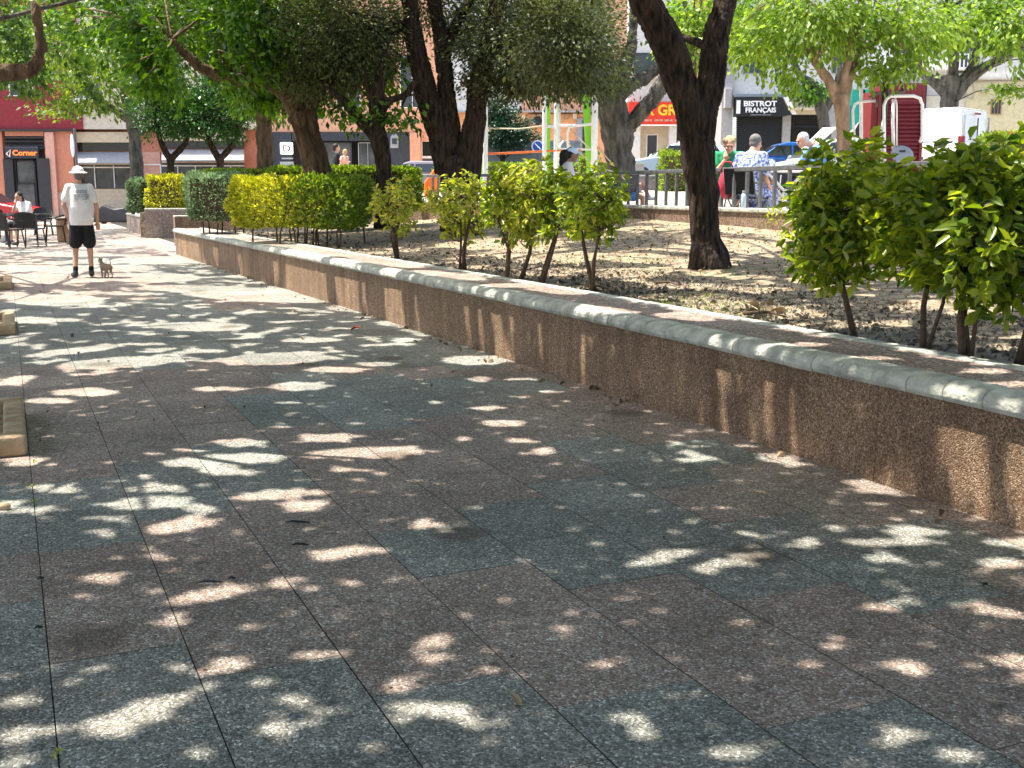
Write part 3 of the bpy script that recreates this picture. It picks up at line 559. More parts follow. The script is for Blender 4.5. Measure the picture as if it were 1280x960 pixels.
tree('tree', 'slim dark tree with spreading low limbs left of the holm oak', b3, [
    pl([(482, 285, 0), (481, 230, 0), (478, 190, 0), (472, 160, 0), (474, 110, 0), (480, 60, 0)], Y3, [12, 11, 11, 13, 8, 5]),
    pl([(470, 172, 0), (450, 150, 0), (432, 128, 0), (408, 108, 0)], Y3, [8, 8, 6, 4]), pl([(476, 140, 0), (488, 125, 0), (508, 118, 0), (520, 100, 0)], Y3, [6, 6, 5, 4]), pl([(470, 160, 0), (464, 120, 0), (455, 90, 0)], Y3, [6, 5, 3])], 'bark_dark', 'leaf_green',
    [(470, 95, 60, 30, 20, .8, 45), (500, 150, 26, 18, 18.6, .4, 14), (440, 50, 70, 50, 20.5, 1., 60), (440, 150, 22, 14, 18.4, .4, 8)], per=16, size=.13, seed=7, droop=.7)
Y4 = 20.; b4 = P(392, 262, Y4); b4.z = .6
tree('tree', 'stout brown trunk leaning behind the yellow hedge with bright green hanging leaves', b4, [
    pl([(400, 262, 0), (398, 225, 0), (391, 190, 0), (382, 160, 0), (374, 140, 0)], Y4, [24, 20, 18, 18, 19]),
    pl([(374, 150, 0), (360, 118, 0), (330, 102, -.3), (290, 98, -.6), (250, 84, -.8), (215, 50, -1)], Y4, [13, 12, 10, 9, 7, 4]), pl([(384, 150, 0), (392, 110, .2), (402, 50, .4), (410, -30, .5)], Y4, [12, 9, 7, 5]),
    pl([(378, 145, 0), (368, 90, -.2), (355, 30, -.4), (340, -40, -.6)], Y4, [10, 8, 6, 4])], 'bark_brown', 'leaf_green',
    [(300, 40, 130, 66, 19.4, 1.5, 480), (245, 90, 95, 42, 19., 1.2, 240), (370, 60, 80, 60, 20.4, 1.1, 260), (160, 30, 90, 60, 20, 1.3, 240), (415, 125, 55, 22, 20.6, .8, 32), (330, 118, 60, 22, 20.8, .8, 70), (300, -80, 200, 80, 20, 2.2, 280), (200, 60, 60, 50, 18.8, .9, 110)], per=17, size=.135, seed=9, droop=.65)
Y5 = 26.; b5 = P(337, 250, Y5); b5.z = .6
tree('tree', 'straight brown trunk furthest back in the hedge row', b5, [
    pl([(334, 255, 0), (333, 210, 0), (330, 170, 0), (324, 120, 0), (318, 60, 0)], Y5, [14, 12, 11, 11, 7]), pl([(330, 160, 0), (345, 120, 0), (360, 80, 0)], Y5, [8, 6, 4])], 'bark_brown', 'leaf_path',
    [(110, 40, 110, 55, 24, 1.5, 190), (30, 80, 80, 46, 23, 1.5, 260), (20, 30, 80, 50, 23, 1.3, 200), (110, 110, 70, 30, 24, 1., 90), (250, 30, 90, 60, 25, 1.5, 170), (340, 125, 60, 30, 26.5, 1., 70), (170, 60, 70, 60, 25, 1.3, 140), (250, -60, 160, 60, 25, 2, 150)], per=17, size=.15, seed=13, droop=.5)
for x, seed, lab in ((213, 21, 'small orange tree with forked dark stem nearer the man'), (274, 22, 'small orange tree with forked dark stem nearer the brown trunks')):
    Y = 35.; b = P(x, 262, Y); b.z = .6
    tree('orange_tree', lab, b, [pl([(x+2, 258, 0), (x+1, 215, 0), (x, 195, 0)], Y, [6, 5, 6]), pl([(x, 200, 0), (x-10, 182, 0), (x-16, 160, 0), (x-18, 130, 0)], Y, [4.5, 4, 3, 2]), pl([(x, 200, 0), (x+14, 185, 0), (x+22, 172, 0), (x+24, 140, 0)], Y, [4.5, 4, 3, 2])],
         'bark_dark', 'leaf_orange', [(x-8, 140, 46, 40, Y, 1.2, 240), (x+14, 150, 34, 28, Y-.2, .9, 90), (x, 112, 38, 26, Y, .9, 90)], per=22, size=.11, sig=.14, seed=seed, group='clipped orange trees beside the path', droop=.2)
Y8 = 41.; b8 = P(168, 262, Y8); b8.z = .1
tree('tree', 'smooth grey upright trunk directly behind the yellow box hedge', b8, [pl([(174, 265, 0), (171, 215, 0), (167, 170, 0), (160, 130, 0), (150, 90, 0)], Y8, [10, 9, 8.5, 8, 5]), pl([(162, 150, 0), (140, 135, 0), (118, 122, 0), (95, 110, 0)], Y8, [6, 5, 4, 3])], 'bark_grey', 'leaf_plane',
     [(120, 60, 120, 60, 36, 2, 150), (120, 105, 70, 42, 40, 1.6, 130), (80, 140, 42, 14, 40, 1., 26), (140, 60, 100, 60, 41, 2, 150), (40, 60, 80, 60, 38, 1.6, 130)], per=12, size=.19, seed=24, droop=.4)
YD = 45.; bD = P(628, 235, YD)
tree('tree', 'dark bluish evergreen tree beyond the climbing frame', bD, [pl([(628, 238, 0), (628, 200, 0), (627, 150, 0)], YD, [4, 4, 3])], 'bark_dark', 'leaf_dark', [(625, 160, 42, 26, YD, 1.3, 200), (615, 135, 22, 20, YD, .8, 70), (640, 175, 40, 14, YD, 1., 70)], per=26, size=.12, sig=.16, seed=26, thin_=False)
Y10 = 25.; b10 = P(775, 222, Y10); b10.z = 1.05
tree('tree', 'large smooth grey tree with heavy forked limbs beside the climbing frame', b10, [
    pl([(776, 238, 0), (776, 215, 0), (774, 190, 0), (770, 160, 0), (764, 130, 0), (756, 95, 0)], Y10, [29, 25, 23, 25, 28, 20]),
    pl([(780, 165, 0), (798, 145, -.1), (818, 122, -.2), (832, 100, -.2), (834, 60, -.2)], Y10, [13, 12, 12, 10, 8]), pl([(772, 140, 0), (780, 112, 0), (806, 98, 0), (836, 72, 0), (850, 40, 0)], Y10, [11, 10, 9, 8, 6]),
    pl([(760, 140, 0), (740, 120, 0), (718, 105, 0), (708, 88, 0), (712, 50, 0)], Y10, [14, 12, 10, 9, 7]), pl([(772, 120, 0), (783, 80, 0), (792, 40, 0), (796, -20, 0)], Y10, [11, 10, 8, 6]), pl([(756, 110, 0), (748, 60, 0), (745, 0, 0)], Y10, [12, 9, 7])], 'bark_grey', 'leaf_oak',
    [(728, 30, 55, 55, 24.4, 1.3, 150), (760, 90, 26, 34, 24.2, .5, 60), (750, -60, 120, 60, 25, 2, 170), (715, 100, 24, 24, 24.3, .5, 40)], per=38, size=.09, sig=.2, seed=28, vox=.035, knob=.1, flare=1.15, thin_=False)
Y11 = 21.; b11 = P(1055, 262, Y11); b11.z = 1.
tree('tree', 'slender tan barked tree with forked limbs right of the bistro sign', b11, [
    pl([(1056, 250, 0), (1055, 200, 0), (1053, 160, 0), (1049, 118, 0)], Y11, [12, 10, 9.5, 10]), pl([(1048, 125, 0), (1035, 100, 0), (1018, 78, 0), (1010, 40, 0), (1004, -20, 0)], Y11, [7.5, 6.5, 5.5, 4.5, 3]),
    pl([(1048, 122, 0), (1056, 92, 0), (1064, 60, 0), (1062, 50, 0), (1080, 0, 0)], Y11, [6, 6, 5, 5, 3]), pl([(1056, 130, 0), (1062, 100, .1), (1076, 62, .2), (1110, 40, .2)], Y11, [6, 5, 4, 3])], 'bark_tan', 'leaf_lime',
    [(1020, 30, 90, 45, 20.8, 1.1, 170), (950, 62, 52, 34, 21.5, .9, 60), (1120, 40, 80, 42, 21, 1.1, 120), (1040, -60, 170, 60, 21, 2, 170), (1130, 88, 44, 15, 21, .6, 24), (985, 95, 26, 18, 21, .5, 16), (1090, 90, 22, 18, 21, .5, 12)], per=15, size=.135, seed=31, droop=.9, thin_=False)
Y12 = 33.; b12 = P(1190, 225, Y12); b12.z = 1.6
tree('tree', 'dark grey thick tree with long side limb behind the white van', b12, [
    pl([(1188, 235, 0), (1188, 180, 0), (1187, 130, 0), (1188, 95, 0)], Y12, [14, 13, 13, 15]), pl([(1184, 118, 0), (1165, 100, 0), (1150, 88, 0), (1148, 70, 0)], Y12, [9, 8, 6, 4]), pl([(1192, 120, 0), (1215, 96, 0), (1242, 78, 0), (1275, 62, 0), (1310, 40, 0)], Y12, [10, 8, 7, 6, 4]),
    pl([(1190, 100, 0), (1192, 60, 0), (1186, 10, 0)], Y12, [9, 7, 5]), pl([(1196, 110, 0), (1215, 80, 0), (1228, 40, 0)], Y12, [7, 5, 4])], 'bark_grey', 'leaf_lime',
    [(1200, 30, 90, 45, 32, 1.6, 150), (1262, 40, 50, 55, 31, 1.2, 100), (1200, -60, 150, 60, 33, 2, 130), (1265, 118, 30, 9, 31, .6, 12)], per=13, size=.2, seed=33, droop=.7, thin_=False)
Y13 = 38.; b13 = P(1030, 225, Y13); b13.z = 1.5
tree('tree', 'grey street tree trunk behind the slender tan tree', b13, [pl([(1031, 235, 0), (1031, 190, 0), (1030, 150, 0), (1018, 110, 0), (1000, 95, 0), (985, 60, 0)], Y13, [8, 7.5, 8, 7, 5, 3]), pl([(1030, 140, 0), (1045, 110, 0), (1050, 70, 0)], Y13, [6, 4, 3])], 'bark_grey', 'leaf_green',
     [(960, 40, 70, 45, 38, 1.8, 130), (1010, 110, 34, 20, 38, 1., 40), (880, 30, 60, 55, 37, 1.8, 120), (960, -50, 150, 50, 38, 2, 90)], per=14, size=.2, seed=35, droop=.6, thin_=False)
YE = 30.
bE = P(845, 225, YE); bE.z = 1.2
tree('tree', 'distant bright green tree seen between the forks of the dark trunk', bE, [pl([(866, 236, 0), (868, 150, 0), (866, 60, 0)], YE, [5, 5, 4])], 'bark_brown', 'leaf_lime', [(860, 45, 40, 50, YE, 1.3, 110), (930, 35, 46, 30, YE, 1.2, 70), (880, -50, 90, 50, YE, 1.6, 90)], per=14, size=.17, seed=37, droop=.5, thin_=False)
# trees of the path whose trunks stand in the kerbed pits, and two outside the frame, the rear one added to block sky: together they carry the leaf roof
roofs = []
for (x, y), lab, lean in ((PITS[0], 'path tree in the nearest kerbed pit whose crown shades the paving', .3), (PITS[1], 'path tree in the second kerbed pit with a thick crooked limb', .4), (PITS[2], 'path tree in the farthest kerbed pit', .3)):
    b = Vector((x, y, .04)); r = empty('path_tree', b, lab, 'tree', 'mulberry trees in the kerbed pits'); roofs.append((r, b))
b = Vector((6.8, 5.2, .6)); r = empty('path_tree', b, 'tree at the near end of the bed with its crown over the large leaved shrubs', 'tree'); roofs.append((r, b))
b = Vector((-.8, -4.2, 0)); r = empty('path_tree', b, 'tree standing behind the viewpoint with its crown over the near paving', 'tree'); roofs.append((r, b))
roofs.append((t1, T1b)); 
gs = .070; X, Yg = np.meshgrid(np.arange(-20, 10, gs), np.arange(-5, 39, gs)); X = X.ravel(); Yg = Yg.ravel()
pts = []
for lay in range(4):
    x = X+RNG.uniform(-gs*.5, gs*.5, len(X)); y = Yg+RNG.uniform(-gs*.5, gs*.5, len(X))
    u = x*NV.x+y*NV.y; v = x*PV.x+y*PV.y
    base = np.interp(y, [0, 10, 17, 20, 30], [4.4, 4.5, 5.0, 4.7, 4.2]); z = base+lay*.32+1.1*fbm(x*.7, y*.7, 90+lay)+RNG.uniform(0, .22, len(x))
    k = (u > -3.6-.5*vn(v*.5, v*0, 3)) & (u < 9.6) & (v < 38+vn(u, u*0, 4)*2) & ~((u > 3.2) & (v > 27)) & ~((u > 6) & (v > 21))
    if lay > 1: k &= (y < 18)
    q = np.stack([x, y, z], 1)[k]; q[:, 0] -= SL[0]*q[:, 2]; q[:, 1] -= SL[1]*q[:, 2]; pts.append(q)
q = np.concatenate(pts); q = q[~lit(q)]
# clumps: outside the shade-critical paths leaves gather
own = np.argmin(np.stack([((q[:, 0]-b.x)**2+(q[:, 1]-b.y)**2)*(1. if i != 5 else .8) for i, (r, b) in enumerate(roofs)]), 0)
print('roof leaves', len(q))
for i, (r, b) in enumerate(roofs):
    s = q[own == i]; far = s[:, 1].mean() > 14
    leaf_mesh('crown', s, .13, ('leaf_path', 'leaf_plane', 'leaf_path', 'leaf_path', 'leaf_path', 'leaf_path')[i], r, None, 0, .72, .85, fold=.1)
    g = np.random.default_rng(100+i)
    if r is not t1:
        top = b+Vector((.1, .1, 3.1)); lines = [([b-Vector((0, 0, .1)), b+Vector((.03, 0, 1.2)), b+Vector((-.05, .06, 2.2)), top], [.19, .16, .15, .17])]
        for k in range(3 if i in (1, 2) else 5):
            t = Vector(s[g.integers(len(s))]); t = top+(t-top)*min(1, 4.5/(t-top).length); md = top.lerp(t, .45)+Vector((0, 0, .45)); lines.append(([top-Vector((0, 0, .2)), md, t+Vector((0, 0, .3))], [.06, .03, .012] if i < 3 else [.10, .06, .02]))
        if i == 1:   # the crooked limb seen in the top left corner
            lines.append(pl([(-70, 110, 0), (-20, 92, 0), (20, 90, 0), (44, 84, 0), (50, 62, 0), (48, 36, 0), (42, 0, 0)], 11.4, [11, 11, 10, 9, 7, 6, 5]))
        trunk('trunk', 'bark_brown' if i == 1 else 'bark_grey', r, lines, b, 40+i, .03)
    e0 = b+Vector((0, 0, 3.2)) if r is not t1 else P(866, 20, Y1)
    mb = MB()
    for k in range((5, 3, 4, 24, 24, 24)[i]):
        t = Vector(s[g.integers(len(s))]); mb.tube([e0+Vector((0, 0, .3)), e0.lerp(t, .5)+Vector((0, 0, .5)), t], [.035, .022, .006], 5)
    mb.build('branches', 'bark_grey' if r is not t1 else 'bark_dark', r, smooth=True)
# ---------------------------------------------------------------- hedges and shrubs
def hedge(label, x0, x1, y0, y1, z0, z1, leaf, n, size, rot=0, stems=0, zg=.5, group=None, seed=1, name='hedge', leaf2=None, split=None):
    g = np.random.default_rng(seed); cx, cy = (x0+x1)/2, (y0+y1)/2; root = empty(name, (cx, cy, zg), label, 'hedge', group); root.rotation_euler.z = rot
    hx, hy, hz = (x1-x0)/2, (y1-y0)/2, (z1-z0)/2
    t = g.uniform(-1, 1, (n, 3)); ax = g.integers(0, 3, n); sgn = np.where(g.random(n) < .5, -1, 1); dep = 1-np.abs(g.normal(0, .13, n)); dep[g.random(n) < .25] = g.random(1)
    pick = g.random(n) < .85; t[np.arange(n)[pick], ax[pick]] = (sgn*np.abs(dep))[pick]
    d = t.copy(); q = t*np.array([hx, hy, hz]); bump = .34*(fbm(q[:, 0]*3.5+seed, q[:, 1]*3.5+q[:, 2]*3.5, seed)-.5); q *= (1+bump/np.array([hx, hy, hz]).max())[:, None]
    rad = np.sqrt((t**2).sum(1)); cor = np.clip(rad-1.25, 0, 1)[:, None]; q *= 1-cor*.25
    q[:, 2] += (z0+z1)/2-zg; q += np.array([cx, cy, zg])
    def put(mask, lf, nm='foliage'): leaf_mesh(nm, q[mask], size, lf, root, d[mask]*.9+np.array([0, 0, .5]), 0, .35, .45, .5, tri6=size > .06)
    if leaf2 is None: put(np.ones(n, bool), leaf)
    else:
        tt = (q[:, 0]-x0)/(x1-x0)+.12*g.normal(size=n)+.25*(fbm(q[:, 0]*3, q[:, 2]*3, 8)-.5); put(tt < split, leaf); put(tt >= split, leaf2)
    core = MB(); 
    if stems == 0: core.box(-hx*.8, hx*.8, -hy*.7, hy*.7, z0-zg, z1-zg-.25*hz)
    for i in range(max(stems, 6)):
        x = g.uniform(-hx*.9, hx*.9); y = g.uniform(-hy*.8, hy*.5); x2 = x+g.uniform(-.15, .15)
        core.tube([(x, y, -.04), (x+g.uniform(-.04, .04), y, (z0-zg)*.6+.05), (x2, y, z0-zg+.25), (x2+g.uniform(-.1, .1), y, z1-zg-.12)], [.018, .014, .010, .004], 5)
    if stems:
        for i in range(stems*3):
            x = g.uniform(-hx*.85, hx*.85); y = g.uniform(-hy*.8, hy*.6); core.tube([(x, y, z0-zg+.02), (x+g.uniform(-.2, .2), y+g.uniform(-.1, .1), (z0+z1)/2-zg)], [.006, .003], 4)
    core.build('stems', 'twig', root, world=False); return root
def wx(x, Y): return P(x, 240, Y).x
def wz(y, Y): return P(640, y, Y).z
hedge('clipped hedge turning from golden yellow to dark green, behind the long wall', wx(296, 18), wx(458, 18), 17.4, 18.7, wz(284, 18), wz(219, 18), 'leaf_yellow', 15000, .07, rot=R(-12), stems=16, zg=.52, leaf2='leaf_hedge', split=.56, seed=3)
hedge('rounded grey green hedge at the left end of the yellow hedge', wx(240, 22), wx(306, 22), 21.3, 22.6, wz(275, 22), wz(216, 22), 'leaf_grey', 7500, .06, seed=4, zg=.6)
hedge('yellow green box hedge on the tall pink planter', wx(184, 34), wx(231, 34), 33.6, 34.8, wz(264, 34), wz(219, 34), 'leaf_yellow', 6000, .09, seed=5, zg=.7)
hedge('pale green low hedge left of the yellow box hedge', wx(164, 34.6), wx(183, 34.6), 34, 35.4, wz(264, 34), wz(223, 34), 'leaf_grey', 2600, .09, seed=6, zg=.7)
hedge('long dark green hedge behind the yellow hedge and the slim dark tree', wx(340, 23), wx(532, 23), 21.9, 23, wz(262, 23), wz(208, 23), 'leaf_hedge', 15000, .075, seed=7, zg=.7)
hedge('low green hedge running past the straight brown trunk', wx(255, 26), wx(400, 26), 25.6, 26.6, wz(245, 26), wz(211, 26), 'leaf_hedge', 7000, .08, seed=8, zg=.7)
hedge('dark shadowed hedge between the yellow box and the grey green hedge', wx(226, 37), wx(262, 37), 36.5, 37.5, wz(270, 37), wz(230, 37), 'leaf_dark', 2500, .1, seed=12, zg=.7)
hedge('low dark hedge under the corrugated fence', wx(540, 36), wx(765, 36), 35.6, 36.5, 1.15, wz(203, 36), 'leaf_hedge', 8000, .1, seed=9, zg=1.15)
hedge('rounded green bush in front of the pale blue car', wx(822, 37.4), wx(868, 37.4), 36.6, 37.8, 1.3, wz(189, 37.4), 'leaf_hedge', 4000, .1, seed=10, zg=1.3)
hedge('green street hedge right of the white van', wx(1228, 27), wx(1345, 27), 26.6, 28, .95, wz(165, 27), 'leaf_hedge', 9000, .085, seed=11, zg=.95)
hedge('small dark bush by the ropes of the climbing frame', wx(722, 31), wx(748, 31), 30.6, 31.4, 1.2, wz(192, 31), 'leaf_hedge', 1800, .08, seed=14, zg=1.2)
def shrub(label, sx, sy, x0, x1, y0, y1, leaf, ntips, per, size, seed, nst=2, zb=.53, group='loose leafy shrubs along the bed edge', dep=.45):
    g = np.random.default_rng(seed); b = G(sx, sy, zb); b.z = bed_z(b.x, b.y)-.01; Y = b.y; root = empty('shrub', b, label, 'shrub', group)
    c = np.array(P((x0+x1)/2, (y0+y1)/2, Y)); r = np.array([(x1-x0)/2/FPX*Y, dep, (y1-y0)/2/FPX*Y])
    d = g.normal(size=(ntips, 3)); d /= np.linalg.norm(d, axis=1)[:, None]; rad = g.uniform(.12, 1, ntips)**.45; lump = .80+.5*fbm(d[:, 0]*2+seed, d[:, 2]*2+d[:, 1], seed)
    tips = c+d*(rad*lump)[:, None]*r; wood = MB(); tops = []
    for k in range(nst):
        e = Vector((c[0]+g.uniform(-.6, .6)*r[0], c[1]+g.uniform(-.4, .4)*r[1], c[2]-r[2]*g.uniform(-.3, .35))); s = b+Vector((g.uniform(-.03, .03), g.uniform(-.03, .03), 0)); m1 = s.lerp(e, .35)+Vector((g.uniform(-.04, .04), g.uniform(-.04, .04), .03))
        rr_ = .0145*(1.25 if k == 0 else .8)*(Y/9)**.35; wood.tube([s, m1, s.lerp(e, .7)+Vector((g.uniform(-.04, .04), 0, 0)), e], [rr_*1.35, rr_, rr_*.8, rr_*.5], 7); tops += [(s.lerp(e, .45)), s.lerp(e, .7), e]
    for i in range(0, ntips, 2 if ntips > 160 else 1):
        t = Vector(tips[i]); below = [p for p in tops if p.z < t.z+.1] or tops; e = min(below, key=lambda p: (p-t).length); wood.tube([e, e.lerp(t, .5)+Vector((0, 0, -.02)), t], [.0055, .004, .002], 4)
    wood.build('stems', 'twig', root, smooth=True)
    k = g.poisson(per, ntips)+3; i = np.repeat(np.arange(ntips), k); along = g.uniform(-1.5, 1, len(i))
    outd = d[i]*.8+np.array([0, 0, .55]); outd /= np.linalg.norm(outd, axis=1)[:, None]; side = g.normal(size=(len(i), 3)); side -= outd*(side*outd).sum(1)[:, None]; side /= np.linalg.norm(side, axis=1)[:, None]
    ax = outd*(.55+.2*along[:, None])+side; ax /= np.linalg.norm(ax, axis=1)[:, None]; q = tips[i]+outd*(along*size*.8)[:, None]+ax*size*.5
    leaf_mesh('foliage', q, size, leaf, root, ax, .18, .35, .42, .18, fold=.14, tri6=True); return root
shrub('compact bright yellow shrub on bundled pale stems, leftmost along the wall', 495, 322, 470, 524, 224, 290, 'leaf_shrub_y', 95, 8, .075, 51, 5, group='yellow green shrubs along the wall')
shrub('yellow green shrub with crossing bare stems in front of the holm oak', 578, 338, 538, 612, 214, 302, 'leaf_shrub_y', 110, 9, .075, 52, 3, group='yellow green shrubs along the wall')
shrub('yellow green shrub with a forked base just right of the holm oak trunk', 630, 347, 606, 656, 208, 300, 'leaf_shrub', 80, 9, .08, 53, 2, group='yellow green shrubs along the wall')
shrub('densest yellow tipped shrub on one straight thin stem in the middle of the row', 651, 350, 628, 690, 205, 306, 'leaf_shrub_y', 100, 9, .08, 54, 1, group='yellow green shrubs along the wall')
shrub('shrub with glossy pale leaves in front of the woman with the cap', 677, 352, 654, 722, 208, 304, 'leaf_shrub', 100, 9, .082, 55, 2, group='yellow green shrubs along the wall')
shrub('sparse green shrub with drooping leaves and leafless lower stems beside the railing', 741, 361, 700, 784, 212, 300, 'leaf_shrub', 90, 8, .085, 56, 3, group='yellow green shrubs along the wall')
shrub('big round dark green shrub with thick leaning stem, nearest the railing', 1075, 418, 990, 1122, 190, 366, 'leaf_shrub', 260, 8, .086, 61, 1, group='large leaved shrubs at the near end of the bed', dep=.42)
shrub('large leaved shrub with a lower hanging clump over the dead leaves', 1158, 440, 1108, 1210, 190, 374, 'leaf_shrub', 170, 8, .082, 62, 2, group='large leaved shrubs at the near end of the bed', dep=.38)
shrub('tall large leaved shrub on several dark upright stems', 1210, 450, 1156, 1262, 190, 372, 'leaf_shrub', 195, 8, .088, 63, 4, group='large leaved shrubs at the near end of the bed', dep=.4)
shrub('brightest large leaved shrub with hanging leaves, rightmost of all', 1272, 452, 1228, 1345, 178, 388, 'leaf_shrub', 215, 8, .092, 64, 2, group='large leaved shrubs at the near end of the bed', dep=.42)
# litter on the bed
g = np.random.default_rng(5); n = 16000
u = g.uniform(0, 6.6, n)**1.0; v = g.uniform(1, 25, n); q = []; 
for a, b in zip(u, v):
    wu = wall_u(b)+.66; X_, Y_ = XY(wu+a, b)
    near = math.exp(-a/1.1)
    if left_of_rail(X_, Y_) and (g.random() < .10+.9*near) and (b < 13 or g.random() < .5): q.append((X_, Y_, bed_z(X_, Y_)+.006, a))
q = np.array(q); l = q[:, 3] < 1.6
tag(leaf_mesh('leaf_litter', q[l][:, :3], .055, 'mulch', None, None, 0, .8, .55, fold=.3, tri6=True), 'pale and dark dry leaf litter lying under the shrubs', 'leaf litter', kind='stuff')
tag(leaf_mesh('dry_leaves', q[~l][:, :3], .045, 'litter', None, None, 0, .8, .6, fold=.3, tri6=True), 'scattered brown dry leaves on the sandy bed', 'dry leaves', kind='stuff')
n = 9000; a = g.uniform(0, 1.5, n)**1.2; b = g.uniform(1.5, 12, n); q = []
for s_, t_ in zip(a, b):
    X_, Y_ = XY(wall_u(t_)+.66+s_, t_); q.append((X_, Y_, bed_z(X_, Y_)+.005))
tag(leaf_mesh('bark_chips', q, .034, 'mulch', None, None, 0, .7, .45, fold=.4), 'small pale wood chips and leaf scraps strewn beside the coping', 'wood chips', kind='stuff')
n = 7000; q = []
for s_, t_ in zip(g.uniform(.3, 7, n), g.uniform(3, 20, n)):
    X_, Y_ = XY(wall_u(t_)+.66+s_, t_)
    if left_of_rail(X_, Y_): q.append((X_, Y_, bed_z(X_, Y_)+.004))
tag(leaf_mesh('soil_crumbs', q, .035, 'litter', None, None, 0, .85, .6, fold=.4), 'small brown crumbs and leaf bits all over the sandy bed', 'debris', kind='stuff')
# tufts of thin grass and weeds on the soil
q = []
for cx, cy, s_, n in ((845, 372, 1.0, 500), (870, 385, .7, 260), (760, 330, .8, 200), (960, 345, .7, 160)):
    c = G(cx, cy, .56); k = g.normal(size=(n, 2))*s_*.5; q += [(c.x+a, c.y+b, bed_z(c.x+a, c.y+b)+.012) for a, b in k]
tag(leaf_mesh('grass', q, .045, 'leaf_hedge', None, np.tile([0, 0, 1.], (len(q), 1)), 0, .2, .18, .6), 'thin short grass patches on the sandy bed', 'grass', kind='stuff')
def twigs(name, label, pts, rad, cat='twig', m='twig'): o = MB().tube(pts, rad, 6).build(name, m, None, smooth=True); return tag(o, label, cat)
for i, (x0, y0, x1, y1, lab) in enumerate(((720, 350, 775, 362, 'thin fallen branch on the bed under the sparse shrub'), (930, 386, 985, 392, 'short fallen branch near the big dark shrub'), (820, 352, 850, 357, 'small twig lying on sunny sand left of the dark trunk'))):
    a, b = G(x0, y0, .56), G(x1, y1, .56); a.z = bed_z(a.x, a.y)+.02; b.z = bed_z(b.x, b.y)+.02; md = a.lerp(b, .5)+Vector((.02, .03, .02)); twigs('fallen_branch', lab, [a, md, b], [.014, .011, .005])
# weeds in paving joints
for i, (x, y, lab) in enumerate(((42, 578, 'tiny yellow weed in the paving joint at the kerb corner'), (40, 608, 'tiny weed tuft in the paving joint below the kerb'), (44, 628, 'tiny weed tuft in the joint near the pebble'), (71, 942, 'tiny yellow weed in the joint at the bottom edge'))):
    c = G(x, y); k = g.normal(size=(24, 3))*np.array([.012, .025, 0]); q = k*.5+np.array([c.x, c.y, .007])
    tag(leaf_mesh('weed', q, .016, 'leaf_shrub_y', None, np.tile([0, 0, 1.], (24, 1)), 0, .2, .25, .8), lab, 'weed', 'weeds in the paving joints')
c = P(968, 268, 14.3); q = g.normal(size=(60, 3))*np.array([.08, .05, .09])+np.array(c)
tag(leaf_mesh('weed', q, .09, 'leaf_shrub_y', None, np.tile([0, 0, .8], (60, 1)), 0, .3, .3, .7), 'yellow green weed growing at the foot of the retaining wall', 'weed')
# pebble, pods and dead leaves on the paving
c = G(6, 637); tag(MB().ell((c.x, c.y, .015), (.028, .02, .018), 12, 8).build('pebble', 'curb', None, smooth=True), 'small brown pebble on the paving at the joint', 'pebble')
for i, (x, y, L_, lab) in enumerate(((372, 653, .17, 'longest dark pod lying on the paving between sun patches'), (375, 681, .11, 'short dark pod below the longest pod'), (262, 728, .15, 'dark pod just above the wide sun patch'), (290, 723, .05, 'tiny dark twig beside the pod'), (51, 723, .05, 'black fallen fruit on the paving joint'), (48, 785, .07, 'black twig scrap on the paving joint'), (1232, 731, .09, 'curled dark pod near the planter wall'), (830, 672, .03, 'dark crumb on the grey slabs'))):
    c = G(x, y, .008); d = Vector((math.cos(i*.2), math.sin(i*.3)*.3, 0))*L_*.32
    tag(MB().tube([c-d, c-d*.4+Vector((0, .008, .004)), c+d*.4+Vector((0, -.004, .004)), c+d], [.002, .0055, .005, .002], 6).build('seed_pod', 'black', None, smooth=True), lab, 'seed pod', 'dark pods and scraps on the paving')
c = G(442, 411, .012); tag(leaf_mesh('dead_leaf', [(c.x, c.y, c.z), (c.x+.03, c.y+.01, c.z+.01)], .09, 'orange_paint', None, None, 0, .5, .6, tri6=True), 'single orange dead leaf on the shaded paving', 'leaf')
c = G(955, 377, .6); c.z = bed_z(c.x, c.y)+.03; q = g.normal(size=(9, 3))*np.array([.08, .05, .012])+np.array(c); tag(leaf_mesh('dead_leaves', q, .12, 'litter', None, None, 0, .6, .6, tri6=True), 'little heap of orange brown dead leaves on the sand', 'dead leaves')
# dust and small leaf crumbs along the foot of the wall
q = []
for i in range(1500):
    v_ = g.uniform(1, 24); u_ = wall_u(v_)-abs(g.normal(0, .05)) if g.random() < .5 else g.uniform(-4, wall_u(v_)); q.append((*XY(u_, v_), .004))
q2 = []
for i in range(130):
    v_ = g.uniform(2, 22); u_ = wall_u(v_)-.03-abs(g.normal(0, .10)) if g.random() < .65 else g.uniform(-3, wall_u(v_)); q2.append((*XY(u_, v_), .008))
tag(leaf_mesh('fallen_leaves', q2, .05, 'litter', None, None, 0, .85, .5, fold=.3, tri6=True), 'small dry fallen leaves scattered along the foot of the planter wall', 'fallen leaves', kind='stuff')
tag(leaf_mesh('leaf_crumbs', q, .022, 'litter', None, None, 0, .9, .6), 'tiny leaf crumbs and seeds strewn over the paving', 'debris', kind='stuff')
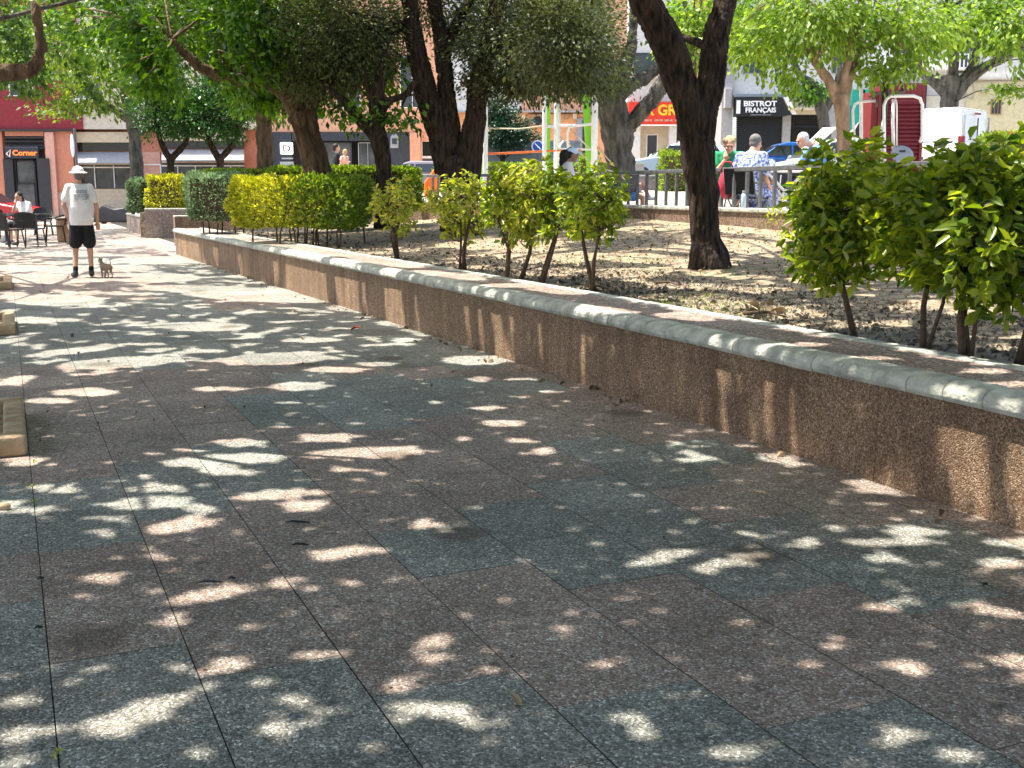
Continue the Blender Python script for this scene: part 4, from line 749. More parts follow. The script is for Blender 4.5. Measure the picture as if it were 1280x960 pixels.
# ---------------------------------------------------------------- buildings
def part(root, name, m, boxes, bevel=0, parent=None):
    mb = MB()
    for b in boxes: fbox(mb, *b)
    return mb.build(name, m, parent or root, bevel=bevel)
def bld(label, x0, x1, Y, ytop, ybot, wall, deep=9, name='building'):
    r = empty(name, P((x0+x1)/2, 240, Y)*1, label, 'building'); r.location.z = 0
    return r
def text(s, x, y, h, Y, m, name, parent, wpx=None, ext=.02, bold=.012, shear=0):
    c = bpy.data.curves.new(name, 'FONT'); c.body = s; c.size = 1; c.extrude = ext; c.offset = bold; c.align_x = 'CENTER'; c.shear = shear; c.resolution_u = 3
    o = bpy.data.objects.new('t', c); COL.objects.link(o); dg = bpy.context.evaluated_depsgraph_get(); me = bpy.data.meshes.new_from_object(o.evaluated_get(dg)); bpy.data.objects.remove(o)
    xs = [v.co.x for v in me.vertices]; ys = [v.co.y for v in me.vertices]; w0 = max(xs)-min(xs); h0 = max(ys)-min(ys); cx = (max(xs)+min(xs))/2; cy = (max(ys)+min(ys))/2
    H = h/FPX*Y; W = (wpx/FPX*Y) if wpx else w0*H/h0; p = P(x, y, Y)-parent_loc(parent)
    for v in me.vertices: v.co = Vector(((v.co.x-cx)/w0*W+p.x, p.y-v.co.z, (v.co.y-cy)/h0*H+p.z))
    me.materials.clear(); me.materials.append(M[m]); me.name = name; o = bpy.data.objects.new(name, me); COL.objects.link(o); o.parent = parent; return o
def window(root, x0, y0, x1, y1, Y, frame='white_paint', glass='glass', bars=1, blind=None):
    """a framed opening standing 3 cm proud of the wall with its glass set back"""
    t = .9; mb = MB(); fbox(mb, x0, y0, x1, y0+t, Y-.05, .06); fbox(mb, x0, y1-t, x1, y1, Y-.05, .06); fbox(mb, x0, y0+t, x0+t, y1-t, Y-.05, .06); fbox(mb, x1-t, y0+t, x1, y1-t, Y-.05, .06)
    for i in range(bars): xm = x0+(x1-x0)*(i+1)/(bars+1); fbox(mb, xm-.3, y0+t, xm+.3, y1-t, Y-.045, .05)
    w = mb.build('window', frame, root); g = MB(); fbox(g, x0+t, y0+t, x1-t, y1-t, Y-.018, .02); g.build('pane', glass, w); return w
# pink corner building
YA = 60.
r = bld('salmon pink corner building with crimson upper storey and a small lit bar sign', -90, 92, YA, 0, 0, None)
part(r, 'wall', 'salmon', [(-160, 163, 6, 275, YA, 8), (58, 163, 93, 275, YA, 8), (6, 163, 58, 170, YA, 8)])
part(r, 'upper_wall', 'crimson', [(-160, -60, 96, 161.5, YA-.02, 8)])
part(r, 'ledge', 'dark_shutter', [(-160, 161.5, 93, 164, YA-.25, .25)])
part(r, 'pilaster', 'pale_salmon', [(59, 165, 70, 272, YA-.18, .17)])
part(r, 'plinth', 'stone_base', [(70.2, 240, 93, 272, YA-.06, .05)]); part(r, 'doorway', 'interior', [(6, 170, 58, 275, YA+.35, .3)])
t = part(r, 'transom', 'dark_shutter', [(6, 171, 58, 173, YA-.02, .1), (6, 176, 58, 177.4, YA-.02, .1), (6, 181, 58, 182.5, YA-.02, .1), (6, 184, 58, 186, YA-.02, .1)])
d = part(r, 'door', 'black', [(20, 200, 22, 272, YA, .08), (44, 200, 46, 272, YA, .08), (22, 200, 44, 202, YA, .08), (22, 228, 44, 230, YA, .08)]); part(r, 'pane', 'glass_pale', [(22, 202, 44, 228, YA+.03, .02), (22, 230, 44, 270, YA+.03, .02)], parent=d)
part(r, 'shutter', 'dark_shutter', [(6, 199, 18, 272, YA-.15, .08)]); part(r, 'shutter', 'dark_shutter', [(48, 198, 63, 268, YA-.28, .08)])
s = empty('bar_sign', P(27, 191, YA-.3), 'small dark lit sign reading Corner in orange letters above the bar door', 'sign')
part(s, 'panel', 'dark_panel', [(6, 183.5, 48, 198, YA-.30, .12)], .02); text('Corner', 31, 191, 6.6, YA-.33, 'lit_orange', 'lettering', s, 30, bold=.02)
mb = MB(); a = P(8, 192, YA-.34); mb.tube([a, P(13, 187.5, YA-.34), P(12, 196, YA-.34), a], .04, 4); mb.build('arrow', 'white_paint', s)
window(r, 92, 96, 128, 124, YA-.02, 'white_paint', 'glass_pale', 2); part(r, 'balcony', 'white_wall', [(86, 124, 134, 127, YA-.8, .78)])
window(r, 10, 70, 40, 120, YA-.02, 'white_paint', 'glass', 1)
# long shopfront
YB = 60.4
r = bld('long low shopfront with cream cornices, grey awnings and dark glass beyond the orange trees', 93, 322, YB, 0, 0, None)
part(r, 'wall', 'salmon', [(93.5, 100, 322, 276, YB+.5, 8)]); part(r, 'upper_wall', 'beige_wall', [(96.3, -60, 322, 161.3, YB-.3, .7)]); part(r, 'cornice', 'cream', [(93.5, 165, 166, 178, YB-.1, .55), (202, 163, 305, 176, YB-.1, .55)])
part(r, 'lintel', 'cream', [(95, 202, 166, 206, YB+.1, .35), (202, 200, 305, 203.5, YB+.1, .35)]); part(r, 'base', 'cream', [(95, 236, 166, 272, YB+.1, .35), (202, 238, 305, 272, YB+.1, .35)])
part(r, 'transom_window', 'glass', [(95, 178.5, 166, 189, YB+.3, .1), (202, 176.5, 305, 186, YB+.3, .1)]); part(r, 'shop_window', 'glass_pale', [(95, 206.5, 166, 235, YB+.3, .1), (202, 204, 305, 237, YB+.3, .1)])
part(r, 'glazing_bar', 'white_paint', [(95, 208.5, 166, 210, YB+.2, .06), (202, 206.5, 305, 208, YB+.2, .06)]+[(x, 206.6, x+1, 235, YB+.22, .05) for x in (118, 142, 222, 244, 266, 288)])
for x0, x1, yy in ((94, 167, 190), (202, 305, 187)):
    a, b, c, d = P(x0, yy, YB+.1), P(x1, yy, YB+.1), P(x1, yy+13, YB-1.1), P(x0, yy+13, YB-1.1); e = Vector((0, 0, -.06))
    MB().add([a, b, c, d, a+e, b+e, c+e, d+e], [(0, 1, 2, 3), (7, 6, 5, 4), (0, 4, 5, 1), (1, 5, 6, 2), (2, 6, 7, 3), (3, 7, 4, 0)]).build('awning', 'awning_grey', r)
part(r, 'panel', 'pale_salmon', [(172, 190, 201, 236, YB+.4, .08)]); part(r, 'panel_frame', 'white_paint', [(171, 205, 202, 206.5, YB+.34, .05), (200.5, 206.5, 202, 236, YB+.34, .05)])
for x in (150, 200, 250, 296): window(r, x, 60, x+26, 120, YB-.31, 'white_paint', 'glass', 1)
# dark shopfront with round lit sign
YC = 56.
r = bld('dark fronted shop with pink pilaster and a round white lit emblem', 322, 520, YC, 0, 0, None)
part(r, 'upper_wall', 'peach', [(322, -40, 556, 165, YC, 8)]); part(r, 'pilaster', 'salmon', [(322, 166, 340, 240, YC-.2, .5)]); part(r, 'shopfront', 'dark_panel', [(340.5, 165.5, 365, 240, YC-.1, .4), (365, 165.5, 512, 176, YC-.1, .4), (486, 176, 512, 240, YC-.1, .4), (365, 236, 486, 240, YC-.1, .4)])
part(r, 'interior', 'interior', [(365, 176, 486, 238, YC+1.2, .2)]); window(r, 404, 178, 440, 230, YC+.2, 'dark_panel', 'glass_pale', 1); window(r, 448, 178, 484, 230, YC+.2, 'fence_grey', 'glass_pale', 2)
part(r, 'grey_shelf', 'fence_grey', [(350, 202, 367, 212, YC-.14, .03), (352, 197, 366, 199, YC-.14, .03)])
part(r, 'pilaster', 'peach', [(512.5, 165.5, 526, 240, YC-.2, .5)]); part(r, 'wall', 'peach', [(526.5, 165.5, 556, 176, YC, .5), (544, 176, 556, 240, YC, .5), (526.5, 214, 544, 240, YC, .5)]); window(r, 527, 176, 544, 196, YC+.2, 'white_paint', 'glass', 0); window(r, 527, 197, 544, 213, YC+.2, 'white_paint', 'glass_pale', 0)
for x in (345, 420, 500): window(r, x, 70, x+30, 135, YC, 'white_paint', 'glass', 1)
s = empty('shop_sign', P(358, 185, YC-.2), 'round cornered white lit shop emblem with a dark letter ring', 'sign'); part(s, 'panel', 'lit_white', [(350, 178, 366, 193, YC-.25, .1)], .12)
text('D', 358.5, 185.5, 8, YC-.28, 'dark_panel', 'emblem', s, 9, bold=.01)
s = empty('notice', P(492, 175, YC-.2), 'white house shaped notice on the dark shop wall', 'sign'); a = [P(*q, YC-.16) for q in ((488, 171), (493, 165), (498, 171), (498, 185), (488, 185))]; b = [p+Vector((0, .04, 0)) for p in a]
MB().add(a+b, [(0, 1, 2, 3, 4), (9, 8, 7, 6, 5)]+[(i, i+5, (i+1) % 5+5, (i+1) % 5) for i in range(5)]).build('board', 'awning_grey', s); part(s, 'inset', 'dark_panel', [(490, 173, 496, 180, YC-.19, .02)])
# orange building
YD_ = 53.
r = bld('orange ground floor building with white and peach upper storey and grey fence in front', 556, 790, YD_, 0, 0, None)
part(r, 'upper_wall', 'white_wall', [(556, -40, 652, 138, YD_, 8)]); part(r, 'upper_wall', 'peach', [(652.3, -40, 790, 138, YD_, 8)]); part(r, 'ledge', 'grey_wall', [(556, 138, 790, 140, YD_-.3, .3)]); part(r, 'wall', 'orange_wall', [(556, 140, 790, 240, YD_+.05, 8)])
part(r, 'cable', 'black', [(660, 141.5, 790, 142.3, YD_-.05, .04)]); part(r, 'door', 'awning_grey', [(721, 148, 735, 200, YD_-.03, .06)]); part(r, 'meter_box', 'cream', [(716, 142, 721, 149, YD_-.1, .12)], .01); part(r, 'meter_box', 'wood', [(705, 135.5, 709, 137.5, YD_-.1, .09), (705, 142.5, 711, 149, YD_-.1, .12)], .01)
part(r, 'white_slab', 'white_wall', [(556, 122, 651, 123, YD_-.06, .05), (556, 108, 651, 109, YD_-.06, .05)]); part(r, 'pillar', 'peach', [(617, 168, 632, 228, YD_-.4, .35)]); part(r, 'opening', 'interior', [(604, 172, 616.5, 228, YD_-.02, .05), (728, 150, 733, 196, YD_-.06, .02)])
window(r, 586, 62, 612, 100, YD_, 'white_paint', 'glass', 1); window(r, 664, 62, 690, 100, YD_, 'white_paint', 'glass', 1)
v_ = empty('ventilator', P(672, 150, YD_-.2), 'round dark ventilator on the orange wall', 'ventilator'); c = P(672, 151, YD_-.1)
m_ = MB(); m_.tube([c+Vector((0, -.12, 0)), c+Vector((0, .14, 0))], .20, 20); m_.build('fan', 'black', v_); m_ = MB(); m_.box(c.x-.3, c.x+.3, c.y-.08, c.y+.12, c.z-.3, c.z+.3); m_.build('housing', 'wood', v_, bevel=.02)
YF = 46.; f_ = empty('corrugated_fence', P(640, 225, YF), 'pale grey corrugated metal fence in front of the orange building', 'fence')
mb = MB(); x0, x1 = P(566, 200, YF).x, P(726, 200, YF).x; zt, zb = P(640, 178, YF).z, far_z(-2, 46)+.02; n = 64
for i in range(n): xa = x0+(x1-x0)*i/n; mb.box(xa, xa+(x1-x0)/n*.55, YF, YF+.05, zb, zt); mb.box(xa+(x1-x0)/n*.55, xa+(x1-x0)/n, YF+.03, YF+.05, zb, zt-.01)
mb.build('sheeting', 'fence_grey', f_); part(f_, 'top_rail', 'awning_grey', [(566, 175.5, 726, 177.8, YF-.03, .1)])
s = empty('road_sign', P(672, 222, 44.5), 'round blue and white road sign on a thin pole before the corrugated fence', 'sign'); c = P(672, 183, 44.4); MB().tube([Vector((c.x, c.y+.06, 1.5)), c+Vector((0, .06, .35))], .03, 8).build('pole', 'steel', s)
MB().tube([c, c+Vector((0, .03, 0))], .24, 24).build('disc', 'white_paint', s); MB().tube([c-Vector((0, .012, 0)), c], .19, 24).build('blue_face', 'sign_blue', s); MB().tube([c+Vector((-.11, -.03, .11)), c+Vector((.11, -.03, -.11))], .022, 6).build('stroke', 'white_paint', s)
# white building with red sign
YE_ = 52.
r = bld('white upper storey building above the red and yellow bar sign', 790, 905, YE_, 0, 0, None)
part(r, 'upper_wall', 'white_wall', [(786, -60, 866, 127, YE_, 8)]); part(r, 'ledge', 'cream', [(786, 95, 866, 97, YE_-.35, .35)]); part(r, 'brown_shutter', 'orange_wall', [(823, 66, 828, 96, YE_-.1, .08)]); window(r, 792, 66, 823, 95, YE_, 'dark_panel', 'glass', 0)
part(r, 'wall', 'orange_wall', [(866.3, -60, 903, 240, YE_-.1, 8)]); part(r, 'pillar', 'white_wall', [(836, 157, 845, 240, YE_, .6), (790, 157, 800, 240, YE_, .6)]); part(r, 'shopfront', 'cream', [(800, 157, 836, 240, YE_+.6, .2)]); part(r, 'opening', 'interior', [(845, 157, 866, 240, YE_+.5, .2)]); window(r, 808, 168, 822, 200, YE_+.6, 'white_paint', 'glass', 0)
part(r, 'white_blinds', 'white_wall', [(847, 176, 862, 182, YE_+.3, .03)]); part(r, 'vertical_pipe', 'awning_grey', [(900, 60, 902, 225, YE_-.25, .1)])
s = empty('bar_sign', P(826, 140, YE_-.4), 'red signboard with big yellow capitals behind the grey forked tree', 'sign'); part(s, 'board', 'red_sign', [(786, 127.5, 866, 155.5, YE_-.35, .3)]); part(s, 'trim', 'white_paint', [(786, 155.6, 866, 157, YE_-.36, .3)])
text('AR GRA', 826, 137.5, 13, YE_-.38, 'sign_yellow', 'lettering', s, 62, bold=.03); part(s, 'small_line', 'peach', [(793+i*6.3, 149.2, 793+i*6.3+w_, 151.6, YE_-.37, .02) for i, w_ in enumerate((5, 4, 5.2, 3, 5, 4.4, 5.4, 3.6, 5, 4, 5))])
# bistro building
YG = 50.
r = bld('white building with grey pilasters over the bistro and the dark barred gate', 903, 1062, YG, 0, 0, None)
part(r, 'upper_wall', 'white_wall', [(918, -60, 1300, 119, YG, 8)]); part(r, 'pilaster', 'grey_wall', [(903.5, -60, 917.7, 240, YG-.25, 8)]); part(r, 'ledge', 'awning_grey', [(918, 117.5, 1062, 121, YG-.5, .5)]); part(r, 'pillar', 'grey_wall', [(977, 143, 987, 240, YG-.15, .5), (1031, 121, 1062, 240, YG-.12, .5)]); part(r, 'lintel', 'beige_wall', [(987, 121, 1031, 143, YG-.05, .4)])
part(r, 'canopy', 'cream', [(987, 134, 1031, 137.5, YG-.9, .85)]); part(r, 'doorway', 'interior', [(987, 143, 1031, 240, YG+.4, .2)]); g_ = part(r, 'gate', 'black', [(987.6+i*2.9, 143, 988.5+i*2.9, 236, YG+.1, .05) for i in range(15)]+[(987.4, 158, 1031, 159.2, YG+.09, .03)])
part(r, 'junction_box', 'grey_wall', [(906, 110, 915, 135, YG-.5, .25)], .02)
mb = MB()
for i in range(30):
    y = 145.6+i*2.55; fbox(mb, 920.5, y, 976.6, y+2.1, YG-.02, .04)
fbox(mb, 920.5, 145.6, 976.6, 222, YG+.03, .03); mb.build('roller_shutter', 'black', r)
for x in (930, 1040, 1118, 1198): window(r, x, 40, x+28, 92, YG, 'awning_grey', 'glass', 1)
part(r, 'balcony_rail', 'white_paint', [(1100+i*5, 68, 1101+i*5, 84, YG-.6, .05) for i in range(24)]+[(1098, 66.8, 1222, 68, YG-.62, .07), (1098, 84, 1222, 86.5, YG-.65, .6)])
s = empty('bistro_sign', P(952, 133, YG-.5), 'black awning sign lettered BISTROT FRANÇAIS above the closed black shutter', 'sign'); part(s, 'board', 'black', [(920, 122, 977, 145.4, YG-.7, .6)])
a = [P(977.1, 122, YG-.7), P(990, 143.5, YG-.7), P(977.1, 145.4, YG-.7)]; b = [p+Vector((0, .5, 0)) for p in a]; MB().add(a+b, [(0, 1, 2), (5, 4, 3), (0, 3, 4, 1), (1, 4, 5, 2), (2, 5, 3, 0)]).build('side_panel', 'black', s)
part(s, 'white_bracket', 'white_paint', [(921, 125.5, 925.5, 142, YG-.76, .05)]); a = [P(979, 121, YG-.75), P(986, 121, YG-.75), P(996, 143, YG-.75), P(990.5, 143, YG-.75)]; b = [p+Vector((0, .04, 0)) for p in a]; MB().add(a+b, [(0, 1, 2, 3), (7, 6, 5, 4), (0, 4, 5, 1), (1, 5, 6, 2), (2, 6, 7, 3), (3, 7, 4, 0)]).build('white_flap', 'white_paint', s)
text('BISTROT', 950.5, 129.5, 6.6, YG-.73, 'white_paint', 'lettering', s, 40, bold=.03); text('FRANÇAIS', 951, 138.2, 7.4, YG-.73, 'white_paint', 'lettering', s, 37, bold=.025); part(s, 'small_line', 'awning_grey', [(938, 143.2, 964, 144, YG-.73, .02)])
# teal shop
r = bld('teal and green fronted shop partly hidden by the slender tan tree', 1062, 1160, YG, 0, 0, None)
part(r, 'teal_front', 'teal', [(1062.3, 112, 1078, 240, YG-.3, .5), (1078, 112, 1100, 128, YG-.3, .5)]); part(r, 'green_panel', 'green_paint', [(1080, 128, 1090, 240, YG-.25, .4)]); part(r, 'white_post', 'white_paint', [(1078.2, 128, 1080, 240, YG-.32, .4)]); part(r, 'wall', 'beige_wall', [(1090.3, 119.5, 1205, 240, YG-.1, 8)]); part(r, 'crimson_front', 'maroon', [(1095, 104, 1154, 128, YG-.35, .3)]); part(r, 'black_pipe', 'black', [(1155.5, 100, 1158, 150, YG-.4, .1)])
# yellow building
r = bld('pale yellow house with one small dark barred window at the street end', 1205, 1420, YG, 0, 0, None)
part(r, 'wall', 'yellow_wall', [(1205.3, 98.5, 1500, 240, YG-.2, 8)]); part(r, 'ledge', 'beige_wall', [(1205, 97, 1500, 99.3, YG-.35, .3)]); part(r, 'upper_wall', 'white_wall', [(1300.3, -60, 1500, 97, YG-.1, 8)]); w_ = window(r, 1239, 124, 1252, 143, YG-.2, 'wood', 'glass', 2)
mb = MB(); mb.tube([P(1206, 108, YG-.25), P(1216, 103, YG-.25), P(1250, 101, YG-.25), P(1300, 100, YG-.25)], .025, 5); mb.tube([P(1207, 112, YG-.25), P(1210, 122, YG-.25), P(1215, 124, YG-.25), P(1218, 116, YG-.25), P(1216, 104, YG-.25)], .02, 5); mb.build('cable', 'grey_wall', r)
part(r, 'lamp_bracket', 'grey_wall', [(1229, 111, 1236, 115, YG-.5, .28)], .02)
# low purple grey wall at the back of the plaza
lw = empty('low_wall', P(835, 235, 38), 'low purple grey wall closing the sunny plaza behind the dark trunk', 'wall')
part(lw, 'wall', 'purple_grey', [(752, 221, 1240, 242, 38., .3)]); part(lw, 'cap', 'awning_grey', [(750, 219, 1242, 220.8, 37.95, .4)], .01)
# ---------------------------------------------------------------- vehicles
def wheel(root, x, y, r=.31, w=.2):
    t = MB(); c = Vector((x, y, r)); pr = [(r*.62, -w/2), (r*.93, -w/2), (r, -w*.32), (r, w*.32), (r*.93, w/2), (r*.62, w/2)]; n = 24
    t.add([c+Vector((a*math.cos(2*math.pi*k/n), b, a*math.sin(2*math.pi*k/n))) for a, b in pr for k in range(n)], [(i*n+k, i*n+(k+1) % n, (i+1)*n+(k+1) % n, (i+1)*n+k) for i in range(5) for k in range(n)])
    wo = t.build('wheel', 'rubber', root, smooth=True, world=False); m_ = MB().tube([c-Vector((0, w*.42, 0)), c+Vector((0, w*.42, 0))], r*.63, 20)
    for k in range(5): a = 2*math.pi*k/5; d = Vector((math.cos(a), 0, math.sin(a))); [m_.tube([c+Vector((0, s*w*.46, 0))+d*.03, c+Vector((0, s*w*.46, 0))+d*r*.58], .028, 5) for s in (-1, 1)]
    m_.build('rim', 'chrome', wo, world=False)
def car(name, label, cat, X, Y, z, heading, paint, L=4.1, W=1.75, Hh=1.47, van=False, group=None):
    """front towards +x locally"""
    r = empty(name, (X, Y, z), label, cat, group, heading); h = L/2; r.scale = (1, 1, 1)
    if van: low = [(-h, .30), (-h-.03, .75), (-h+.0, 1.02), (h*.40, 1.02), (h*.55, 1.05), (h*.93, .88), (h, .62), (h, .30)]; cab = [(-h+.0, 1.0), (-h+.07, Hh-.06), (-h+.13, Hh), (h*.15, Hh-.01), (h*.24, Hh-.10), (h*.56, 1.03)]
    else: low = [(-h, .34), (-h-.02, .62), (-h+.12, .93), (h*.30, .95), (h*.42, .96), (h*.90, .80), (h, .60), (h, .30)]; cab = [(-h+.10, .92), (-h+.42, Hh-.12), (-h+.75, Hh-.02), (-.1, Hh), (h*.08, Hh-.07), (h*.46, .95)]
    def loft(prof, w0, w1, z0, z1, cr=0):
        n = len(prof); v = []
        for s in (-1, 1):
            for x, zz in prof: t = min(1, max(0, (zz-z0)/(z1-z0))); v.append((x, s*(w0+(w1-w0)*t)/2, zz))
        return v, [tuple(range(n)), tuple(range(2*n-1, n-1, -1))]+[(i, i+n, (i+1) % n+n, (i+1) % n) for i in range(n)]
    b = MB().add(*loft(low, W, W*.97, .3, 1.0)); b.build('body', paint, r, bevel=.03 if van else .07, seg=4, world=False, smooth=True)
    w1 = W*.93 if van else W*.76
    c = MB().add(*loft(cab, W*.95, w1, .95, Hh)); c.build('cabin', paint, r, bevel=.05, seg=3, world=False, smooth=True)
    def glassq(x0, x1, z0, z1, sx0=0, sx1=0):
        for s in (-1, 1):
            def yy(zz): return s*((W*.95+(w1-W*.95)*(zz-.95)/(Hh-.95))/2+.006)
            g = [(x0, yy(z0), z0), (x1, yy(z0), z0), (x1+sx1, yy(z1), z1), (x0+sx0, yy(z1), z1)]; g2 = [(p[0], p[1]-s*.02, p[2]) for p in g]
            MB().add(g+g2, [(0, 1, 2, 3), (7, 6, 5, 4), (0, 4, 5, 1), (1, 5, 6, 2), (2, 6, 7, 3), (3, 7, 4, 0)]).build('window', 'glass', r, world=False)
    if van:
        glassq(h*.05, h*.42, 1.10, Hh-.18, 0, -h*.14)
    else: glassq(-h+.42, -.28, 1.0, Hh-.12, .25, 0); glassq(-.22, h*.34, 1.0, Hh-.12, 0, -h*.21)
    # windscreen and rear window lie on the sloping ends
    def endq(pa, pb, wa, wb, nm):
        d = Vector((pb[0]-pa[0], 0, pb[1]-pa[1])); nn = Vector((d.z, 0, -d.x)).normalized()*.012; 
        if (nm == 'windscreen') != (nn.x > 0): nn = -nn
        a = Vector((pa[0], 0, pa[1]))+d*.10; b_ = Vector((pa[0], 0, pa[1]))+d*.92; g = [a+nn+Vector((0, -wa, 0)), a+nn+Vector((0, wa, 0)), b_+nn+Vector((0, wb, 0)), b_+nn+Vector((0, -wb, 0))]; g2 = [p-nn*2 for p in g]
        MB().add(g+g2, [(0, 1, 2, 3), (7, 6, 5, 4), (0, 4, 5, 1), (1, 5, 6, 2), (2, 6, 7, 3), (3, 7, 4, 0)]).build(nm, 'glass', r, world=False)
    endq(cab[-1], cab[-2], W*.42, w1*.43, 'windscreen')
    if not van: endq(cab[0], cab[1], W*.40, w1*.42, 'rear_window')
    else:
        MB().box(-h-.045, -h-.02, -.012, .012, .42, Hh-.25).build('door_gap', 'black', r, world=False); MB().box(-h-.07, -h-.02, .06, .22, .92, 1.0).build('door_handle', 'black', r, world=False, bevel=.01)
        for s in (-1, 1):
            for xx in (-h*.5, -h*.02, h*.45): MB().box(xx, xx+.014, s*W*.486-.008, s*W*.486+.008, .45, 1.0).build('door_gap', 'black', r, world=False)
            MB().box(-h*.55, h*.6, s*W*.49-.012, s*W*.49+.014, .56, .64).build('side_trim', 'dark_panel', r, world=False); MB().box(-h*.9, -h*.02, s*W*.478-.006, s*W*.478+.012, 1.0, 1.018).build('door_rail', 'dark_panel', r, world=False)
            MB().box(-h-.02, -h+.015, s*W*.45-.02, s*W*.45+.02, 1.05, Hh-.2).build('hinge_line', 'awning_grey', r, world=False)
        MB().box(-h-.05, -h+.02, -.13, .13, Hh-.16, Hh-.12).build('brake_light', 'red_paint', r, world=False)
    for s in (-1, 1):
        MB().box(-h-.045, -h+.10, s*W*.47-.07, s*W*.47+.07, .75, 1.15 if van else .90).build('tail_light', 'red_paint', r, bevel=.02, world=False)
        MB().ell((h*.95, s*W*.36, .68), (.12, .18, .10)).build('headlight', 'chrome', r, smooth=True, world=False)
        MB().ell((h*.36, s*(W/2+.10), 1.02), (.07, .11, .08)).build('wing_mirror', paint, r, smooth=True, world=False)
        MB().box(-h*.2, -h*.2+.16, s*(W/2+.004)-.01, s*(W/2+.004)+.01, .80, .83).build('door_handle', 'black' if van else paint, r, world=False)
        wheel(r, -h*.62, s*(W/2-.10)); wheel(r, h*.62, s*(W/2-.10))
    MB().box(-h-.05, -h+.1, -W*.48, W*.48, .32, .50).build('bumper', 'black' if van else paint, r, bevel=.03, world=False); MB().box(h-.1, h+.05, -W*.46, W*.46, .30, .48).build('bumper', 'black' if van else paint, r, bevel=.03, world=False)
    MB().box(-h-.06, -h-.045, -.26, .26, .55 if van else .62, .66 if van else .73).build('number_plate', 'white_paint', r, world=False)
    return r
M['paint_white'] = mat('white_car_paint', (.74, .75, .76), .22, spec=.6); M['paint_blue'] = mat('blue_car_paint', (.015, .10, .36), .2, spec=.7); M['paint_silver'] = mat('pale_green_silver_paint', (.44, .52, .50), .25, spec=.6, metal=.2); M['paint_pale'] = mat('pale_blue_car_paint', (.50, .60, .66), .22, spec=.6); M['paint_red'] = mat('red_car_paint', (.42, .015, .02), .2, spec=.7)
car('van', 'white panel van parked behind the red slatted cabinet, its rear doors visible', 'van', P(1124, 200, 30).x+.4, 31.6, P(1170, 219, 30).z-.16, math.pi+R(-43)+0, 'paint_white', 4.4, 1.85, 1.88, True)
car('parked_car', 'pale blue white car parked across the street behind the round green bush', 'car', P(843, 200, 42).x, 42., 1.62, math.pi, 'paint_pale', 4.1, group='cars parked in the street')
car('parked_car', 'bright blue car parked in front of the bistro shutter', 'car', P(985, 200, 39).x, 40.2, P(980, 178, 40).z-1.47, math.pi, 'paint_blue', 4.0, group='cars parked in the street')
cs = car('parked_car', 'pale silver green car with slatted panel above its windscreen, beside the seated man', 'car', P(1040, 200, 28).x, 28., P(1040, 173, 28).z-1.47, math.pi+R(4), 'paint_silver', 4.1, group='cars parked in the street')
car('parked_car', 'red car whose roof shows over the street hedge before the yellow house', 'car', P(1246, 170, 38).x, 38.6, P(1246, 164, 38).z-1.47, math.pi, 'paint_red', 2.6, group='cars parked in the street')
car('parked_car', 'red car at the frame edge beside the bar door', 'car', P(-16, 250, 45).x, 45, P(0, 238, 45).z-1.47, 0, 'paint_red', 4.0, group='cars parked in the street')
car('parked_car', 'purple grey car roof behind the hedge left of the orange slide', 'car', P(512, 200, 47).x, 47.2, P(520, 206, 47).z-1.3, math.pi, 'purple_grey', 4.0, 1.7, 1.45, group='cars parked in the street')
# slatted white panel on the pale car
a0, a1 = P(1003, 185, 27.6), P(1018, 184, 27.6); b0, b1 = P(1028, 161.5, 27.9), P(1041, 160, 27.9); mb = MB()
for i in range(4): t = i/3; mb.tube([a0.lerp(a1, t), b0.lerp(b1, t)], .02, 6)
m_ = mb; m_.tube([b0, b1+Vector((.06, 0, -.01))], .035, 6); m_.tube([a0, a1], .035, 6); m_.tube([b1+Vector((.05, 0, 0)), a1], .03, 6); m_.tube([a1, a1+Vector((.1, .2, -.35))], .02, 5); m_.tube([a0, a0+Vector((.25, .3, -.4))], .02, 5); o_ = m_.build('roof_rack', 'white_paint'); o_.parent = cs; o_.matrix_parent_inverse = (Matrix.Translation(cs.location)@Matrix.Rotation(cs.rotation_euler.z, 4, 'Z')).inverted()
# scooter under a black cover
c = P(147, 262, 47); sct = empty('scooter', (c.x, 47, 0), 'scooter under a shiny black cover beside the low pink planter', 'scooter'); mb = MB()
mb.add([(c.x+x, 47+s_*w_, z) for s_, w_ in ((-1, 1), (1, 1)) for x, z, w_ in ((-.95, .06, .34), (-.88, .55, .26), (-.55, .78, .2), (-.1, .62, .22), (.35, .66, .22), (.62, .98, .25), (.86, .6, .24), (.95, .06, .34))], [tuple(range(8)), tuple(range(15, 7, -1))]+[(k, k+8, (k+1) % 8+8, (k+1) % 8) for k in range(8)])
mb.build('cover', 'black', sct, remesh=.04, sm=3); [MB().tube([(c.x+x, 46.95, .2), (c.x+x, 47.05, .2)], .2, 16).build('wheel', 'rubber', sct) for x in (-.6, .6)]
